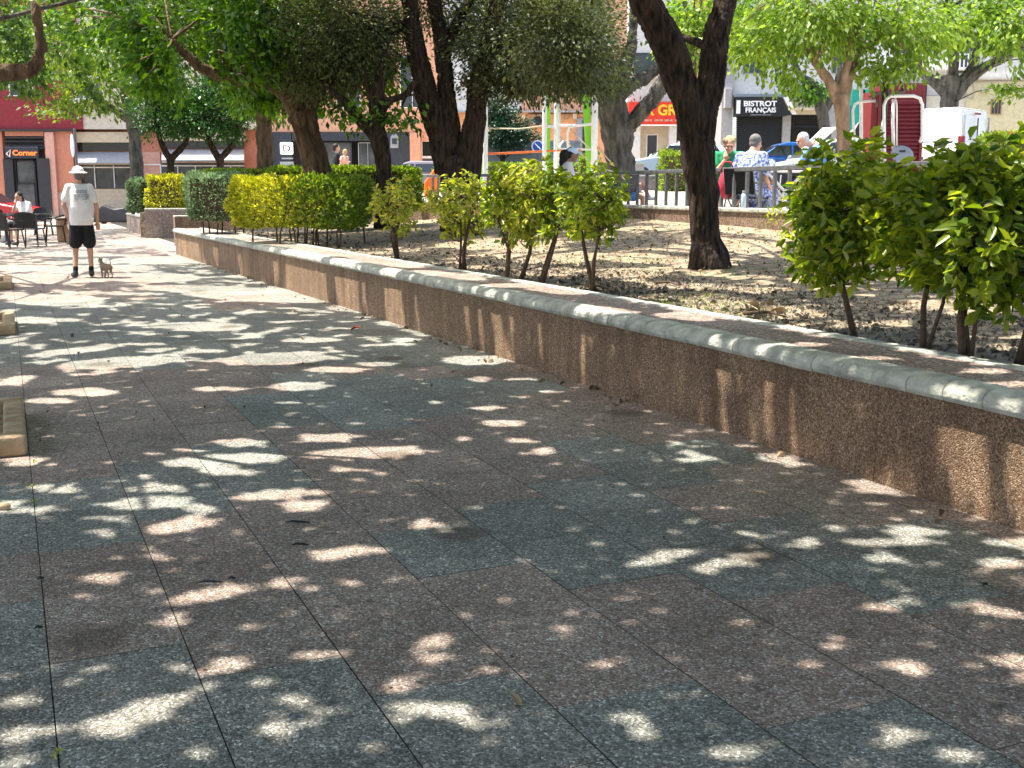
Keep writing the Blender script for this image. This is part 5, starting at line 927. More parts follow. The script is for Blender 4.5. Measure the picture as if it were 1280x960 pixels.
# ---------------------------------------------------------------- climbing frame
YP = 24.; zg = plaza_z(0, YP); cf = empty('climbing_frame', (P(670, 240, YP).x, YP, zg), 'climbing frame of white posts with lime green fins, ropes and an orange bar', 'climbing frame')
def post(x, y0, w, dy=0, m='white_paint', nm='post'):
    p = P(x, y0, YP+dy); q = Vector((p.x, p.y, zg)); rr_ = w/2/FPX*(YP+dy); return MB().tube([q, p], rr_, 14).build(nm, m, cf, smooth=False, bevel=.004)
for x, y0, w, dy in ((606, 118, 7, 0), (681, 108, 5.5, 0), (697, 98, 8, .6), (744, 103, 8, 0)): post(x, y0, w, dy)
def fin(x0, x1, y0, x2, x3, y1, dy=0):
    a = [P(x0, y0, YP+dy), P(x1, y0-1, YP+dy), P(x3, y1, YP+dy), P(x2, y1, YP+dy)]; b = [p+Vector((0, .07, 0)) for p in a]; MB().add(a+b, [(0, 1, 2, 3), (7, 6, 5, 4), (0, 4, 5, 1), (1, 5, 6, 2), (2, 6, 7, 3), (3, 7, 4, 0)]).build('green_fin', 'lime_paint', cf, bevel=.012)
fin(594.5, 602, 128, 601, 606, 236, .12); fin(680, 688, 109, 683, 687.5, 236, .1); fin(727, 737.5, 108, 735.5, 740.5, 244, .12)
def bar(pts, w, m='white_paint', nm='bar', dy=0, n=8): return MB().tube([P(x, y, YP+dy) for x, y in pts], w/2/FPX*YP, n).build(nm, m, cf, smooth=True)
bar([(590, 193), (640, 191), (700, 188), (727, 187)], 2.6, 'orange_paint', 'orange_bar'); bar([(610, 160.5), (650, 161), (690, 156)], 1.6, 'rope', 'rope')
bar([(594, 240), (594, 195), (594, 181), (598, 176), (604, 175)], 3.4, nm='handle_loop'); bar([(592, 215), (592, 168), (595, 163), (601, 162)], 2.6, nm='handle_loop', dy=.4)
bar([(681, 158), (690, 158), (694, 161), (695, 190)], 3.2, nm='handle_loop'); bar([(697, 157), (720, 157), (742, 155)], 3.4); bar([(710, 187), (709, 166), (712, 159), (722, 156.5), (742, 155)], 3, nm='handle_loop'); bar([(697, 186), (740, 187)], 2.4); bar([(700, 200), (700, 182), (705, 175), (711, 178), (712, 186)], 3, nm='handle_loop', dy=.3)
for q in (((746, 182), (766, 206), (782, 226)), ((744, 208), (765, 214), (790, 222)), ((700, 170), (735, 200), (757, 218)), ((712, 160), (750, 200), (762, 222)), ((744, 215), (760, 232))): bar(q, 1.6, 'rope', 'rope', n=5)
for x, y in ((748, 185), (741, 207), (765, 205)): c = P(x, y, YP-.03); MB().ell(c, (.035, .035, .035), 8, 6).build('rope_joint', 'orange_wall', cf, smooth=True)
# orange slide
c = P(533, 230, 25.5); sl_ = empty('slide', (c.x, 25.5, plaza_z(0, 25)), 'bright orange slide panel behind the wall left of the holm oak', 'slide'); a = [P(546, 206, 25.6), P(546, 247, 25.6), P(530, 247, 25.6), P(530, 228, 25.6)]; b = [p+Vector((0, .45, 0)) for p in a]
MB().add(a+b, [(0, 1, 2, 3), (7, 6, 5, 4), (0, 4, 5, 1), (1, 5, 6, 2), (2, 6, 7, 3), (3, 7, 4, 0)]).build('chute', 'orange_paint', sl_, bevel=.03); MB().tube([P(547, 206, 25.8), P(547, 247, 25.8)], .04, 8).build('leg', 'steel', sl_)
# ---------------------------------------------------------------- exercise machine
YX = 21.5; zg = plaza_z(0, YX); ex = empty('exercise_machine', (P(1107, 240, YX).x, YX, zg), 'outdoor exercise machine of thick black post with white tube loops and a round pale seat', 'exercise machine')
def xb(pts, w, m='white_paint', nm='tube', dy=0, n=8): return MB().tube([P(x, y, YX+dy) for x, y in pts], w/2/FPX*YX, n).build(nm, m, ex, smooth=True)
q = P(1108, 88, YX); MB().tube([Vector((q.x, q.y, zg)), q], 4/FPX*YX, 16).build('post', 'black', ex); MB().lathe([(.07, 0), (.065, .03), (.02, .055)], q).build('post_cap', 'white_paint', ex)
xb([(1106, 210), (1105, 150), (1105, 132), (1108, 124), (1114, 120), (1142, 120), (1150, 123), (1153, 131), (1153, 170), (1150, 178)], 4, nm='white_loop', dy=-.15); xb([(1069, 186), (1067, 160), (1066, 138), (1069, 130), (1076, 127), (1096, 126)], 3.4, nm='white_loop', dy=.1)
xb([(1076.5, 212), (1076.5, 110), (1074, 78)], 4.6, nm='white_post', dy=.2); xb([(1102, 200), (1101, 168), (1104, 150)], 3, dy=-.1); xb([(1117, 190), (1116, 150), (1117, 124)], 4.4, nm='white_post', dy=.1); xb([(1121, 182), (1121, 130), (1119, 122)], 2, dy=.1)
xb([(1089, 116), (1090, 104), (1096, 99), (1108, 97), (1122, 98), (1128, 106), (1128, 114)], 3, 'black', 'pull_bar'); xb([(1086, 122), (1098, 117), (1118, 118), (1132, 113)], 3, 'steel', 'cross_arm'); xb([(1096, 122), (1096, 134)], 3, 'steel', 'cross_arm'); xb([(1069, 178), (1074, 190), (1078, 205)], 2.4, 'steel', 'foot_lever')
c = P(1127.5, 193, YX-.25); rt = Matrix.Rotation(R(62), 3, 'X'); MB().ell(c, (.215, .19, .03), 24, 8, rt).build('round_seat', 'awning_grey', ex, smooth=True); MB().tube([c+Vector((-.06, -.03, .06)), c+Vector((.05, -.03, .06))], .016, 6).build('seat_slot', 'black', ex); MB().tube([c, Vector((c.x, YX, zg))], .03, 8).build('seat_post', 'steel', ex)
YK = 23.; zg = plaza_z(0, YK); kk = empty('cabinet', (P(1124, 240, YK).x, YK, zg), 'tall crimson slatted metal cabinet standing behind the exercise machine', 'cabinet')
x0, x1 = P(1097, 160, YK).x, P(1154, 160, YK).x; zt = P(1120, 106, YK).z; zb2 = zg; mb = MB(); mb.box(x0+.03, x1-.03, YK+.05, YK+.7, zb2, zt-.02); mb.build('casing', 'maroon', kk, bevel=.01); mb = MB(); n = 26
for i in range(n): z = zb2+.1+(zt-.3-zb2-.1)*i/n; hh = (zt-.3-zb2)/n; mb.add([(x0+.06, YK+.045, z), (x1-.06, YK+.045, z), (x1-.06, YK+.005, z+hh*.15), (x0+.06, YK+.005, z+hh*.15), (x0+.06, YK+.045, z+hh*.9), (x1-.06, YK+.045, z+hh*.9)], [(0, 1, 2, 3), (3, 2, 5, 4)])
mb.build('slats', 'maroon', kk); mb = MB(); mb.box(x0, x0+.06, YK-.02, YK+.04, zb2, zt); mb.box(x1-.06, x1, YK-.02, YK+.04, zb2, zt); mb.box(x0+.06, x1-.06, YK-.02, YK+.04, zt-.22, zt); mb.build('frame', 'maroon', kk, bevel=.006)
MB().box(x0-.14, x0-.005, YK+.02, YK+.6, zb2, zt-.12).build('side_panel', 'red_paint', kk, bevel=.01)
# white box on the plaza and lamp column by the bar
bx_ = P(798, 212, 26); b_ = empty('box', (bx_.x, 26, plaza_z(0, 26)), 'small white box standing behind the railing between the grey tree and dark trunk', 'box'); part(b_, 'carton', 'white_wall', [(790, 206, 805, 216, 26, .3)], .01); part(b_, 'lid', 'cream', [(789, 204.5, 806, 206.3, 25.98, .34)], .005); part(b_, 'stand', 'steel', [(795, 216, 799, 238, 26.1, .1)])
s = empty('lamp_post', P(94, 262, 50), 'thin grey pole with a narrow white oval sign by the bar corner', 'pole'); s.location.z = 0; q = P(93, 160, 50); MB().tube([(q.x, 50, 0), q], .06, 8).build('pole', 'steel', s); c = P(90.5, 182, 49.9); MB().ell(c, (.09, .05, .5), 16, 10).build('oval_sign', 'white_paint', s, smooth=True)
# brown barrel shaped bin and white pot near the man
c = P(84, 292, 30.5); bn = empty('bin', (c.x, 30.5, 0), 'brown wooden bin with a flat rim behind the man', 'bin'); MB().lathe([(.23, 0), (.26, .05), (.27, .55), (.25, .60)], (c.x, 30.5, 0)).build('body', 'wood', bn); MB().lathe([(.28, .60), (.29, .63), (.2, .65)], (c.x, 30.5, 0)).build('rim', 'twig', bn)
c = P(92, 285, 29.5); bn = empty('flower_pot', (c.x, 29.5, 0), 'white pot on a crate beside the brown bin', 'pot'); MB().box(c.x-.15, c.x+.15, 29.35, 29.65, 0, .25).build('crate', 'wood', bn); MB().lathe([(.10, .252), (.15, .48), (.16, .50), (.13, .50)], (c.x, 29.5, 0)).build('pot', 'white_paint', bn)
# ---------------------------------------------------------------- furniture
def rattan_chair(label, px, py, rz, first=[None]):
    c = G(px, py)
    if first[0]:
        r = copy_tree(first[0]); r.location = c; r.rotation_euler.z = rz; r['label'] = label; return r
    r = empty('cafe_chair', c, label, 'chair', 'dark woven chairs of the bar terrace', 0)
    for sx in (-1, 1):
        for sy in (-1, 1):
            MB().tube([(sx*.26, sy*.25, 0), (sx*.22, sy*.2, .43)], .017, 7).build('leg', 'black', r, world=False)
        MB().tube([(sx*.24, -.24, .43), (sx*.27, -.23, .64), (sx*.28, .02, .66), (sx*.26, .24, .72)], .02, 7).build('armrest', 'black', r, world=False, smooth=True)
    MB().box(-.25, .25, -.24, .22, .42, .455).build('seat', 'rattan', r, bevel=.015, world=False)
    mb = MB(); n = 8
    for i in range(n):
        a, b = (i/n-.5), ((i+1)/n-.5)
        def pt(t, z): return Vector((t*.52, .23+.07*(1-4*t*t)+(z-.45)*.22, z))
        v = [pt(a, .46), pt(b, .46), pt(b, .86-.05*(2*b)**2), pt(a, .86-.05*(2*a)**2)]; w2 = [p+Vector((0, .02, 0)) for p in v]; mb.add(v+w2, [(0, 1, 2, 3), (7, 6, 5, 4), (0, 4, 5, 1), (2, 6, 7, 3), (1, 5, 6, 2), (3, 7, 4, 0)])
    mb.build('backrest', 'rattan', r, world=False); first[0] = r; r.rotation_euler.z = rz; return r
for lab, x, y, rz in (('dark woven cafe chair nearest the man, seen from its side', 70, 303, R(-70)), ('dark woven cafe chair with its back to us, second from the man', 40, 308, R(180)), ('dark woven cafe chair in front of the table with white rim', 12, 310, R(160)), ('dark woven cafe chair behind the round table', 55, 294, R(20)), ('dark woven cafe chair at the frame edge behind the others', 4, 298, R(60)), ('dark woven cafe chair partly cut by the frame edge', -8, 309, R(150))): rattan_chair(lab, x, y, rz)
def ctable(label, px, py, first=[None]):
    c = G(px, py)
    if first[0]: r = copy_tree(first[0]); r.location = c; r['label'] = label; return r
    r = empty('cafe_table', c, label, 'table', 'round tables of the bar terrace'); MB().lathe([(.36, .70), (.37, .72), (.34, .735)], n=28).build('tabletop', 'black', r, world=False); MB().lathe([(.03, .03), (.03, .70)]).build('column', 'steel', r, world=False); MB().lathe([(.24, 0), (.22, .02), (.04, .035)]).build('base', 'black', r, world=False); first[0] = r; return r
ctable('round dark cafe table behind the chair nearest the man', 47, 300); ctable('round dark cafe table at the frame edge among the chairs', 8, 303)
def folding_chair(label, X, Y, rz, cloth='cloth_red', frame='steel', z=None):
    z = plaza_z(X, Y) if z is None else z; r = empty('folding_chair', (X, Y, z), label, 'chair', 'folding chairs on the plaza', rz)
    for s in (-1, 1):
        MB().tube([(s*.24, -.24, 0), (s*.24, .22, .50), (s*.24, .30, .86)], .012, 7).build('leg', frame, r, world=False, smooth=True); MB().tube([(s*.22, .26, 0), (s*.22, -.20, .46)], .012, 7).build('leg', frame, r, world=False); MB().tube([(s*.25, -.22, .64), (s*.25, .27, .66)], .016, 7).build('armrest', frame, r, world=False)
    MB().box(-.22, .22, -.20, .20, .435, .45).build('seat', cloth, r, bevel=.005, world=False); MB().add([(-.23, .225, .50), (.23, .225, .50), (.23, .305, .86), (-.23, .305, .86), (-.23, .245, .50), (.23, .245, .50), (.23, .325, .86), (-.23, .325, .86)], [(0, 1, 2, 3), (7, 6, 5, 4), (0, 4, 5, 1), (1, 5, 6, 2), (2, 6, 7, 3), (3, 7, 4, 0)]).build('backrest', cloth, r, world=False); return r
# folding table with crossed white legs
X_, Y_ = P(988, 240, 17.4).x, 17.4; z = plaza_z(X_, Y_)+.12; r = empty('folding_table', (X_, Y_, z), 'white folding table with crossed pale legs between the women and the seated man', 'table', rz=0)
MB().box(-.5, .3, -.3, .3, .70, .725).build('tabletop', 'plastic_white', r, bevel=.006, world=False)
for s in (-1, 1): MB().tube([(-.42, s*.26, 0), (.26, s*.26, .70)], .022, 7).build('leg', 'plastic_white', r, world=False); MB().tube([(.26, s*.24, 0), (-.42, s*.24, .70)], .022, 7).build('leg', 'plastic_white', r, world=False)
# dark scooter behind the table
X_, Y_ = P(1005, 240, 21).x, 21.5; z = plaza_z(X_, Y_); r = empty('scooter', (X_, Y_, z), 'dark parked scooter with chrome bits behind the white folding table', 'scooter')
mb = MB(); mb.ell((-.45, 0, .62), (.38, .16, .17)); mb.ell((-.2, 0, .74), (.42, .15, .09)); mb.cap((-.1, 0, .32), (.35, 0, .32), .11, .10); mb.cap((.42, 0, .36), (.58, 0, .92), .11, .08); mb.build('body', 'black', r, remesh=.03, sm=2, world=False); MB().ell((-.25, 0, .80), (.40, .15, .06)).build('seat', 'rubber', r, smooth=True, world=False); wheel(r, -.62, 0, .26, .12); wheel(r, .68, 0, .26, .12)
MB().tube([(.58, -.34, 1.02), (.60, 0, .98), (.58, .34, 1.02)], .018, 7).build('handlebar', 'chrome', r, smooth=True, world=False); MB().tube([(-.6, -.2, .3), (-.2, -.2, .34)], .05, 10).build('exhaust', 'chrome', r, world=False); MB().ell((.66, 0, .86), (.06, .09, .08)).build('headlight', 'chrome', r, smooth=True, world=False)
for s in (-1, 1): MB().ell((.56, s*.36, 1.16), (.02, .06, .04)).build('mirror', 'chrome', r, smooth=True, world=False)
# bottle on the wall
def RAILY(x): a, b = RAIL[1], RAIL[2]; return a.y+(b.y-a.y)*(x-a.x)/(b.x-a.x)+.06
c = P(932, 255, 15.75); zz = 1.146; r = empty('water_bottle', (c.x, RAILY(c.x), zz), 'pale blue tall water bottle standing on the retaining wall behind the railing', 'bottle'); MB().lathe([(.032, 0), (.036, .008), (.036, .16), (.030, .185), (.018, .20)]).build('flask', 'bottle', r, smooth=True, world=False); MB().lathe([(.021, .20), (.021, .235), (.015, .24)]).build('cap', 'awning_grey', r, world=False)
# ---------------------------------------------------------------- people
V = Vector
def hand(mb, wrist, d, side, curl=.35, n=None):
    """palm, four unequal bent fingers and a thumb; d towards the fingertips, side towards the thumb"""
    d = V(d).normalized(); side = V(side); side = (side-d*side.dot(d)).normalized(); nn = d.cross(side); w = V(wrist)
    mb.cap(w, w+d*.045, .025, .027, 8); mb.ell(w+d*.055, (.038, .036, .038)); 
    for i, L_ in enumerate((.066, .075, .070, .056)):
        b = w+d*.085+side*(.030-.02*i); k = b+d*L_*.45+nn*L_*curl*.15; k2 = k+(d*(1-curl*.7)+nn*curl).normalized()*L_*.33; e = k2+(d*(1-curl*1.4)+nn*curl*1.6).normalized()*L_*.26
        mb.cap(b-d*.02, k, .0105, .0095, 7); mb.cap(k, k2, .0095, .0088, 7); mb.cap(k2, e, .0088, .0075, 7)
    b = w+d*.03+side*.03; k = b+(d*.7+side*.7).normalized()*.036; e = k+(d*.95+side*.3+nn*.3).normalized()*.03; mb.cap(b, k, .0135, .011, 7); mb.cap(k, e, .011, .009, 7)
def head(mb, c, f, up=V((0, 0, 1)), s=1.):
    """skull, jaw, nose, brow, ears, lips, facing f"""
    f = V(f).normalized(); up = V(up); r_ = f.cross(up).normalized(); up = r_.cross(f); rm = Matrix((r_, f, up)).transposed()
    def E(o, rr): mb.ell(V(c)+rm@(V(o)*s), tuple(x*s for x in rr), 18, 12, rm)
    E((0, -.012, .02), (.075, .095, .098)); E((0, .022, -.045), (.058, .062, .070)); E((0, .045, -.088), (.032, .028, .026)); E((0, .092, -.018), (.013, .022, .024)); E((0, .085, .005), (.009, .012, .025)); E((0, .080, .026), (.052, .014, .012))
    E((0, .078, -.056), (.024, .014, .007)); E((0, .076, -.068), (.020, .014, .007))
    for q in (-1, 1): E((q*.076, -.008, -.012), (.010, .020, .032)); E((q*.038, .070, -.03), (.022, .018, .018))
    return rm
def eyes(root, c, rm, s=1., m='hair_black'):
    mb = MB()
    for q in (-1, 1): mb.ell(V(c)+rm@(V((q*.030, .082, .006))*s), (.011*s, .008*s, .0065*s), 8, 6, rm)
    mb.build('eyes', m, root, smooth=True)
def hair(root, c, rm, m, kind='short', s=1., name='hair'):
    mb = MB()
    def E(o, rr): mb.ell(V(c)+rm@(V(o)*s), tuple(x*s for x in rr), 16, 12, rm)
    E((0, -.028, .040), (.086, .094, .090)); E((0, -.055, -.015), (.074, .060, .070))
    if kind == 'wavy':
        for a in range(14): t = a*2*math.pi/14; E((.072*math.cos(t), -.028+.07*math.sin(t) if math.sin(t) < .5 else .03, .055+.03*math.sin(3*t)), (.030, .030, .034))
    if kind == 'long': E((0, -.075, -.09), (.075, .045, .12)); E((.03, -.07, -.16), (.05, .04, .08))
    if kind == 'big': E((0, -.14, -.03), (.085, .085, .11)); E((0, -.15, -.13), (.075, .07, .10))
    o = mb.build(name, m, root, remesh=.010, sm=1)
    me = o.data; n = len(me.vertices); co = np.empty(n*3); me.vertices.foreach_get('co', co); co = co.reshape(-1, 3); ce = co.mean(0); d = co-ce; co += d*((fbm(co[:, 0]*55, co[:, 1]*50+co[:, 2]*22, 3)-.5)*.12)[:, None]; me.vertices.foreach_set('co', co.reshape(-1)); me.update(); return o
def person(name, label, loc, rz, J, cloth, skin='skin', vox=.009, hairs=('hair_grey', 'short'), s=1., extra=None, group=None):
    """J: joints in local metres. cloth: list of (name, material, function(mb, J))"""
    r = empty(name, loc, label, 'person', group, rz); r.scale = (s, s, s); mb = MB(); hd = J['head']; nk = J['neck']; ch = J['chest']; pe = J['pelvis']
    rt = Matrix.Rotation(J.get('twist', 0), 3, 'Z')
    def tor(mb, g=0):
        sl_, sr = V(J['sl']), V(J['sr']); c = V(ch); p = V(pe); w_ = (sl_-sr).normalized(); f_ = w_.cross(c-p).normalized(); u_ = f_.cross(w_).normalized(); m3 = Matrix((w_, f_, u_)).transposed(); b = J.get('belly', 0)
        sm_ = (sl_+sr)/2; lo = p-u_*(.07+J.get('hem', 0)*(g > 0)); mb.etube([lo, p, p.lerp(c, .45), c-u_*.02, c.lerp(sm_, .6), sm_+u_*.035, V(nk)-u_*.01], [(.165+g*1.2, .118+g*1.2), (.168+g*1.2, .122+g*1.1+b*.3), (.150+g*1.4+b*.3, .112+g+b*.5), (.166+g, .112+g+b*.15), (.172+g*.9, .100+g*.8), (.115+g*.5, .072+g*.4), (.055+g*.2, .055+g*.2)], w_, f_); mb.cap(sl_.lerp(sr, .04), sr.lerp(sl_, .04), .052+g*.5, .052+g*.5)
    tor(mb); mb.cap(nk, V(hd)-V((0, 0, .04)), .052, .050); rm = head(mb, hd, J['face'], J.get('up', V((0, 0, 1)))); arms = {}
    for q in 'lr':
        S, El, Wr = V(J['s'+q]), V(J['e'+q]), V(J['w'+q]); mb.cap(S, El, .048, .038); mb.cap(El, Wr, .040, .026); mb.ell(El.lerp(Wr, .3), (.040,)*3); d = V(J.get('h'+q, Wr-El)); hand(mb, Wr, d, J.get('t'+q, V((0, -1, 0))), J.get('curl', .35))
        H, K, A, T = V(J['p'+q]), V(J['k'+q]), V(J['a'+q]), V(J['t_'+q]); mb.cap(H, K, .082, .055); mb.cap(K, A, .056, .036); mb.ell(K.lerp(A, .3), (.054,)*3); mb.cap(A, T, .036, .028)
    mb.build('body', skin, r, remesh=vox, sm=2, world=False)
    # children in the figure's own space
    sv = r.location.copy(); r.location = (0, 0, 0); eyes(r, hd, rm); 
    if hairs: hair(r, hd, rm, hairs[0], hairs[1])
    for nm, m_, fn in cloth:
        c_ = MB(); fn(c_, J, tor); c_.build(nm, m_, r, remesh=vox*1.1, sm=3)
    if extra: extra(r, rm, J)
    r.location = sv; return r
def shirt(sl=.55, g=.022, hem=0):
    def f(mb, J, tor):
        tor(mb, g)
        for q in 'lr': S, El = V(J['s'+q]), V(J['e'+q]); mb.cap(S, S.lerp(El, sl), .050+g*.75, .050+g*1.1)
    return f
def shorts(k=.8, g=.022, wide=.02):
    def f(mb, J, tor):
        p = V(J['pelvis']); mb.ell(p, (.17+g, .128+g, .12+g))
        for q in 'lr': H, K = V(J['p'+q]), V(J['k'+q]); mb.cap(H, H.lerp(K, k), .088+g, .070+g+wide)
    return f
def skirt(g=.03):
    def f(mb, J, tor):
        p = V(J['pelvis']); mb.ell(p, (.19+g, .15+g, .13+g)); a = (V(J['pl'])+V(J['pr']))/2; k = (V(J['kl'])+V(J['kr']))/2
        for t in (-1, 0, 1): o = (V(J['pl'])-V(J['pr']))*.5*t; o2 = (V(J['kl'])-V(J['kr']))*.5*t; mb.cap(a+o, k+o2, .10+g, .085+g)
        if abs(k.z-V(J['al']).z) > .2:
            for q in 'lr': K, A = V(J['k'+q]), V(J['a'+q]); mb.cap(K, K.lerp(A, .45), .085+g, .09+g)
    return f
def shoe(mb, J, tor):
    for q in 'lr': A, T = V(J['a'+q]), V(J['t_'+q]); mb.cap(A+V((0, 0, -.03)), T, .050, .040); mb.cap(A+V((0, 0, .01)), A-V((0, 0, .03)), .046, .05)
def sock(mb, J, tor):
    for q in 'lr': A, K = V(J['a'+q]), V(J['k'+q]); mb.cap(A, A.lerp(K, .18), .044, .046)
def stand(h=1.75):
    return dict(head=(0, -.01, 1.63), neck=(0, .0, 1.50), chest=(0, 0, 1.30), pelvis=(0, 0, .97), sl=(-.175, 0, 1.43), sr=(.175, 0, 1.43), el=(-.25, .0, 1.14), er=(.25, 0, 1.14), wl=(-.27, .06, .90), wr=(.27, .06, .90),
                pl=(-.09, 0, .92), pr=(.09, 0, .92), kl=(-.12, .02, .50), kr=(.12, .02, .50), al=(-.13, -.02, .09), ar=(.13, -.02, .09), t_l=(-.15, .13, .045), t_r=(.15, .13, .045), face=V((0, 1, 0)))
# 1. the man walking away with a small dog
J = stand(); J.update(belly=.07, hem=.06, el=(-.27, -.02, 1.16), wl=(-.20, .02, .93), er=(.27, -.02, 1.14), wr=(.28, .07, .89), tl=(1, .2, 0), tr=(-1, .2, 0), kl=(-.12, .03, .50), al=(-.15, -.04, .09), t_l=(-.19, .09, .045), ar=(.12, .0, .09), t_r=(.13, .15, .045))
c = G(106, 347)
def man_extra(r, rm, J):
    mb = MB(); hd = V(J['head']); mb.ell(hd+V((0, -.015, .065)), (.100, .115, .078), 20, 10); mb.ell(hd+V((0, -.015, .035)), (.160, .180, .020), 24, 8); mb.build('sun_hat', 'white_paint', r, remesh=.009, sm=1, world=True)
    mb = MB(); rr_ = random.Random(4)
    for k, (z, w_) in enumerate(((1.38, .16), (1.352, .15), (1.315, .24), (1.29, .22), (1.262, .25), (1.235, .20), (1.20, .16), (1.178, .10))):
        x = -w_/2+.02
        while x < w_/2+.02: l = rr_.uniform(.015, .045); y0 = -.163-.0*z; mb.box(x, x+l, -.142-(1.40-z)*.06, -.09, z, z+.011); x += l+.010
    mb.build('printed_lines', 'print_grey', r)
    mb = MB(); mb.ell((-.22, -.02, .86), (.03, .02, .05)); mb.tube([(.29, .09, .82), (.30, .12, .80)], .012, 6)
man = person('person', 'man seen from behind in white sun hat, printed shirt and black shorts', c, R(24), J, [('t_shirt', 'shirt_white', shirt(.62, .026, .10)), ('shorts', 'cloth_black', shorts(.82, .02, .03)), ('socks', 'cloth_black', sock), ('shoes', 'shoe', shoe)], vox=.008, s=1.0, extra=man_extra); man.scale = (.9, .92, 1.0)
# dog
c = G(134, 347); r = empty('dog', c, 'small tan dog with upright tail walking beside the man', 'dog', None, R(48)); mb = MB()
mb.ell((0, .02, .205), (.058, .13, .062)); mb.ell((0, .12, .20), (.060, .07, .075)); mb.ell((0, -.09, .205), (.052, .06, .058)); mb.cap((0, .15, .23), (0, .20, .29), .042, .034); mb.ell((0, .225, .315), (.040, .050, .038)); mb.cap((0, .25, .305), (0, .30, .295), .022, .014)
for s in (-1, 1):
    mb.ell((s*.028, .205, .355), (.016, .008, .020)); mb.cap((s*.035, .13, .18), (s*.038, .12, .10), .026, .016, 8); mb.cap((s*.038, .12, .10), (s*.038, .125+.02*s, .015), .014, .011, 8); mb.ell((s*.038, .138+.02*s, .012), (.016, .022, .012), 8, 6)
    mb.cap((s*.034, -.10, .19), (s*.040, -.07, .12), .036, .022, 8); mb.cap((s*.040, -.07, .12), (s*.040, -.125, .07), .018, .012, 8); mb.cap((s*.040, -.125, .07), (s*.040, -.115, .015), .012, .011, 8); mb.ell((s*.040, -.10, .012), (.016, .024, .012), 8, 6)
mb.cap((0, -.14, .235), (-.005, -.17, .30), .014, .010, 8); mb.cap((-.005, -.17, .30), (-.008, -.155, .375), .010, .006, 8)
mb.build('body', 'fur_tan', r, remesh=.006, sm=2, world=False); MB().lathe([(.047, 0), (.048, .015)], (0, .165, .235)).build('collar', 'cloth_red', r, world=False)
r.scale = (.85, .85, .85)
# seated people: seat height .45, feet forward (+y local)
def sit(lean=.05, bow=0, h=.45):
    return dict(head=(0, .06+lean*1.2+bow*.3, h+.80-bow*.15), neck=(0, .02+lean, h+.68), chest=(0, lean*.7, h+.44), pelvis=(0, 0, h+.10), sl=(-.19, lean, h+.59), sr=(.19, lean, h+.59), el=(-.24, .06+lean, h+.30), er=(.24, .06+lean, h+.30), wl=(-.16, .26, h+.20), wr=(.16, .26, h+.20),
                pl=(-.09, .03, h+.07), pr=(.09, .03, h+.07), kl=(-.12, .43, h+.06), kr=(.12, .43, h+.06), al=(-.12, .44, .09), ar=(.12, .44, .09), t_l=(-.13, .58, .045), t_r=(.13, .58, .045), face=V((0, 1, -bow)), tl=V((1, 0, 0)), tr=V((-1, 0, 0)), curl=.5)
def seat_at(px, ytop, Y, head_h=1.36):
    q = P(px, ytop, Y); return V((q.x, Y, q.z-head_h))
# woman in green facing us, chin on hand
J = sit(.10, .42); J.update(er=(.20, .22, .78), wr=(.06, .24, .96), hr=V((-.1, -.1, .5)), tr=V((-1, 0, .2)), wl=(-.10, .26, .62))
o_ = seat_at(911, 171, 17.3, 1.32); 
person('person', 'older woman with wavy blond hair and green top, head bowed, beside the dark trunk', o_, R(172), J, [('green_top', 'cloth_green', shirt(.6, .022)), ('dark_trousers', 'cloth_black', shorts(1., .02, 0)), ('shoes', 'shoe', shoe)], vox=.009, hairs=('hair_blond', 'wavy'))
folding_chair('folding chair with crimson cloth under the woman in green', o_.x, o_.y+.02, R(172)+math.pi, z=o_.z)
bg_ = MB(); q = P(909, 232, 16.6); b_ = empty('bag', (q.x, 16.62, q.z-.25), 'crimson cloth bag hanging below the handrail in front of the woman in green', 'bag'); bg_.ell((q.x, 16.62, q.z+.02), (.13, .08, .22), 16, 12); bg_.build('sack', 'cloth_red', b_, remesh=.02, sm=2); MB().tube([(q.x-.1, 16.62, q.z+.2), (q.x-.05, 16.62, q.z+.34), (q.x+.05, 16.62, q.z+.34), (q.x+.1, 16.62, q.z+.2)], .012, 6).build('strap', 'cloth_red', b_, smooth=True)
# woman in blue flowered dress, back to us
J = sit(.06, .12); J.update(el=(-.26, .02, .74), wl=(-.2, .26, .62), er=(.26, .04, .70), wr=(.20, .27, .58))
o_ = seat_at(938, 167, 16.5, 1.36)
person('person', 'grey haired woman in blue flowered dress sitting with her back to us behind the railing', o_, R(-42), J, [('dress_top', 'dress', shirt(.62, .03)), ('skirt', 'dress', skirt(.03)), ('shoes', 'shoe', shoe)], vox=.009, hairs=('hair_grey', 'short'))
folding_chair('folding chair under the woman in the blue flowered dress', o_.x, o_.y, R(-42)+math.pi, 'cloth_black', z=o_.z)
# dark haired people behind them
J = sit(.05, .1); o_ = seat_at(889, 176, 18.4, 1.34); person('person', 'dark haired person mostly hidden right behind the woman in green', o_, R(160), J, [('green_shirt', 'cloth_green', shirt(.6)), ('trousers', 'cloth_black', shorts(1., .02, 0)), ('shoes', 'shoe', shoe)], 'skin', .012, ('hair_black', 'wavy'))
folding_chair('folding chair under the hidden dark haired person by the trunk', o_.x, o_.y, R(160)+math.pi, 'cloth_black', z=o_.z)
J = sit(.08, .3); o_ = seat_at(952, 182, 17.9, 1.31); person('person', 'person with dark brown hair sitting beyond the woman in blue', o_, R(150), J, [('top', 'dress', shirt(.6)), ('trousers', 'cloth_black', shorts(1., .02, 0)), ('shoes', 'shoe', shoe)], 'skin', .012, ('hair_black', 'wavy'))
folding_chair('folding chair under the dark brown haired person', o_.x, o_.y, R(150)+math.pi, 'cloth_black', z=o_.z)
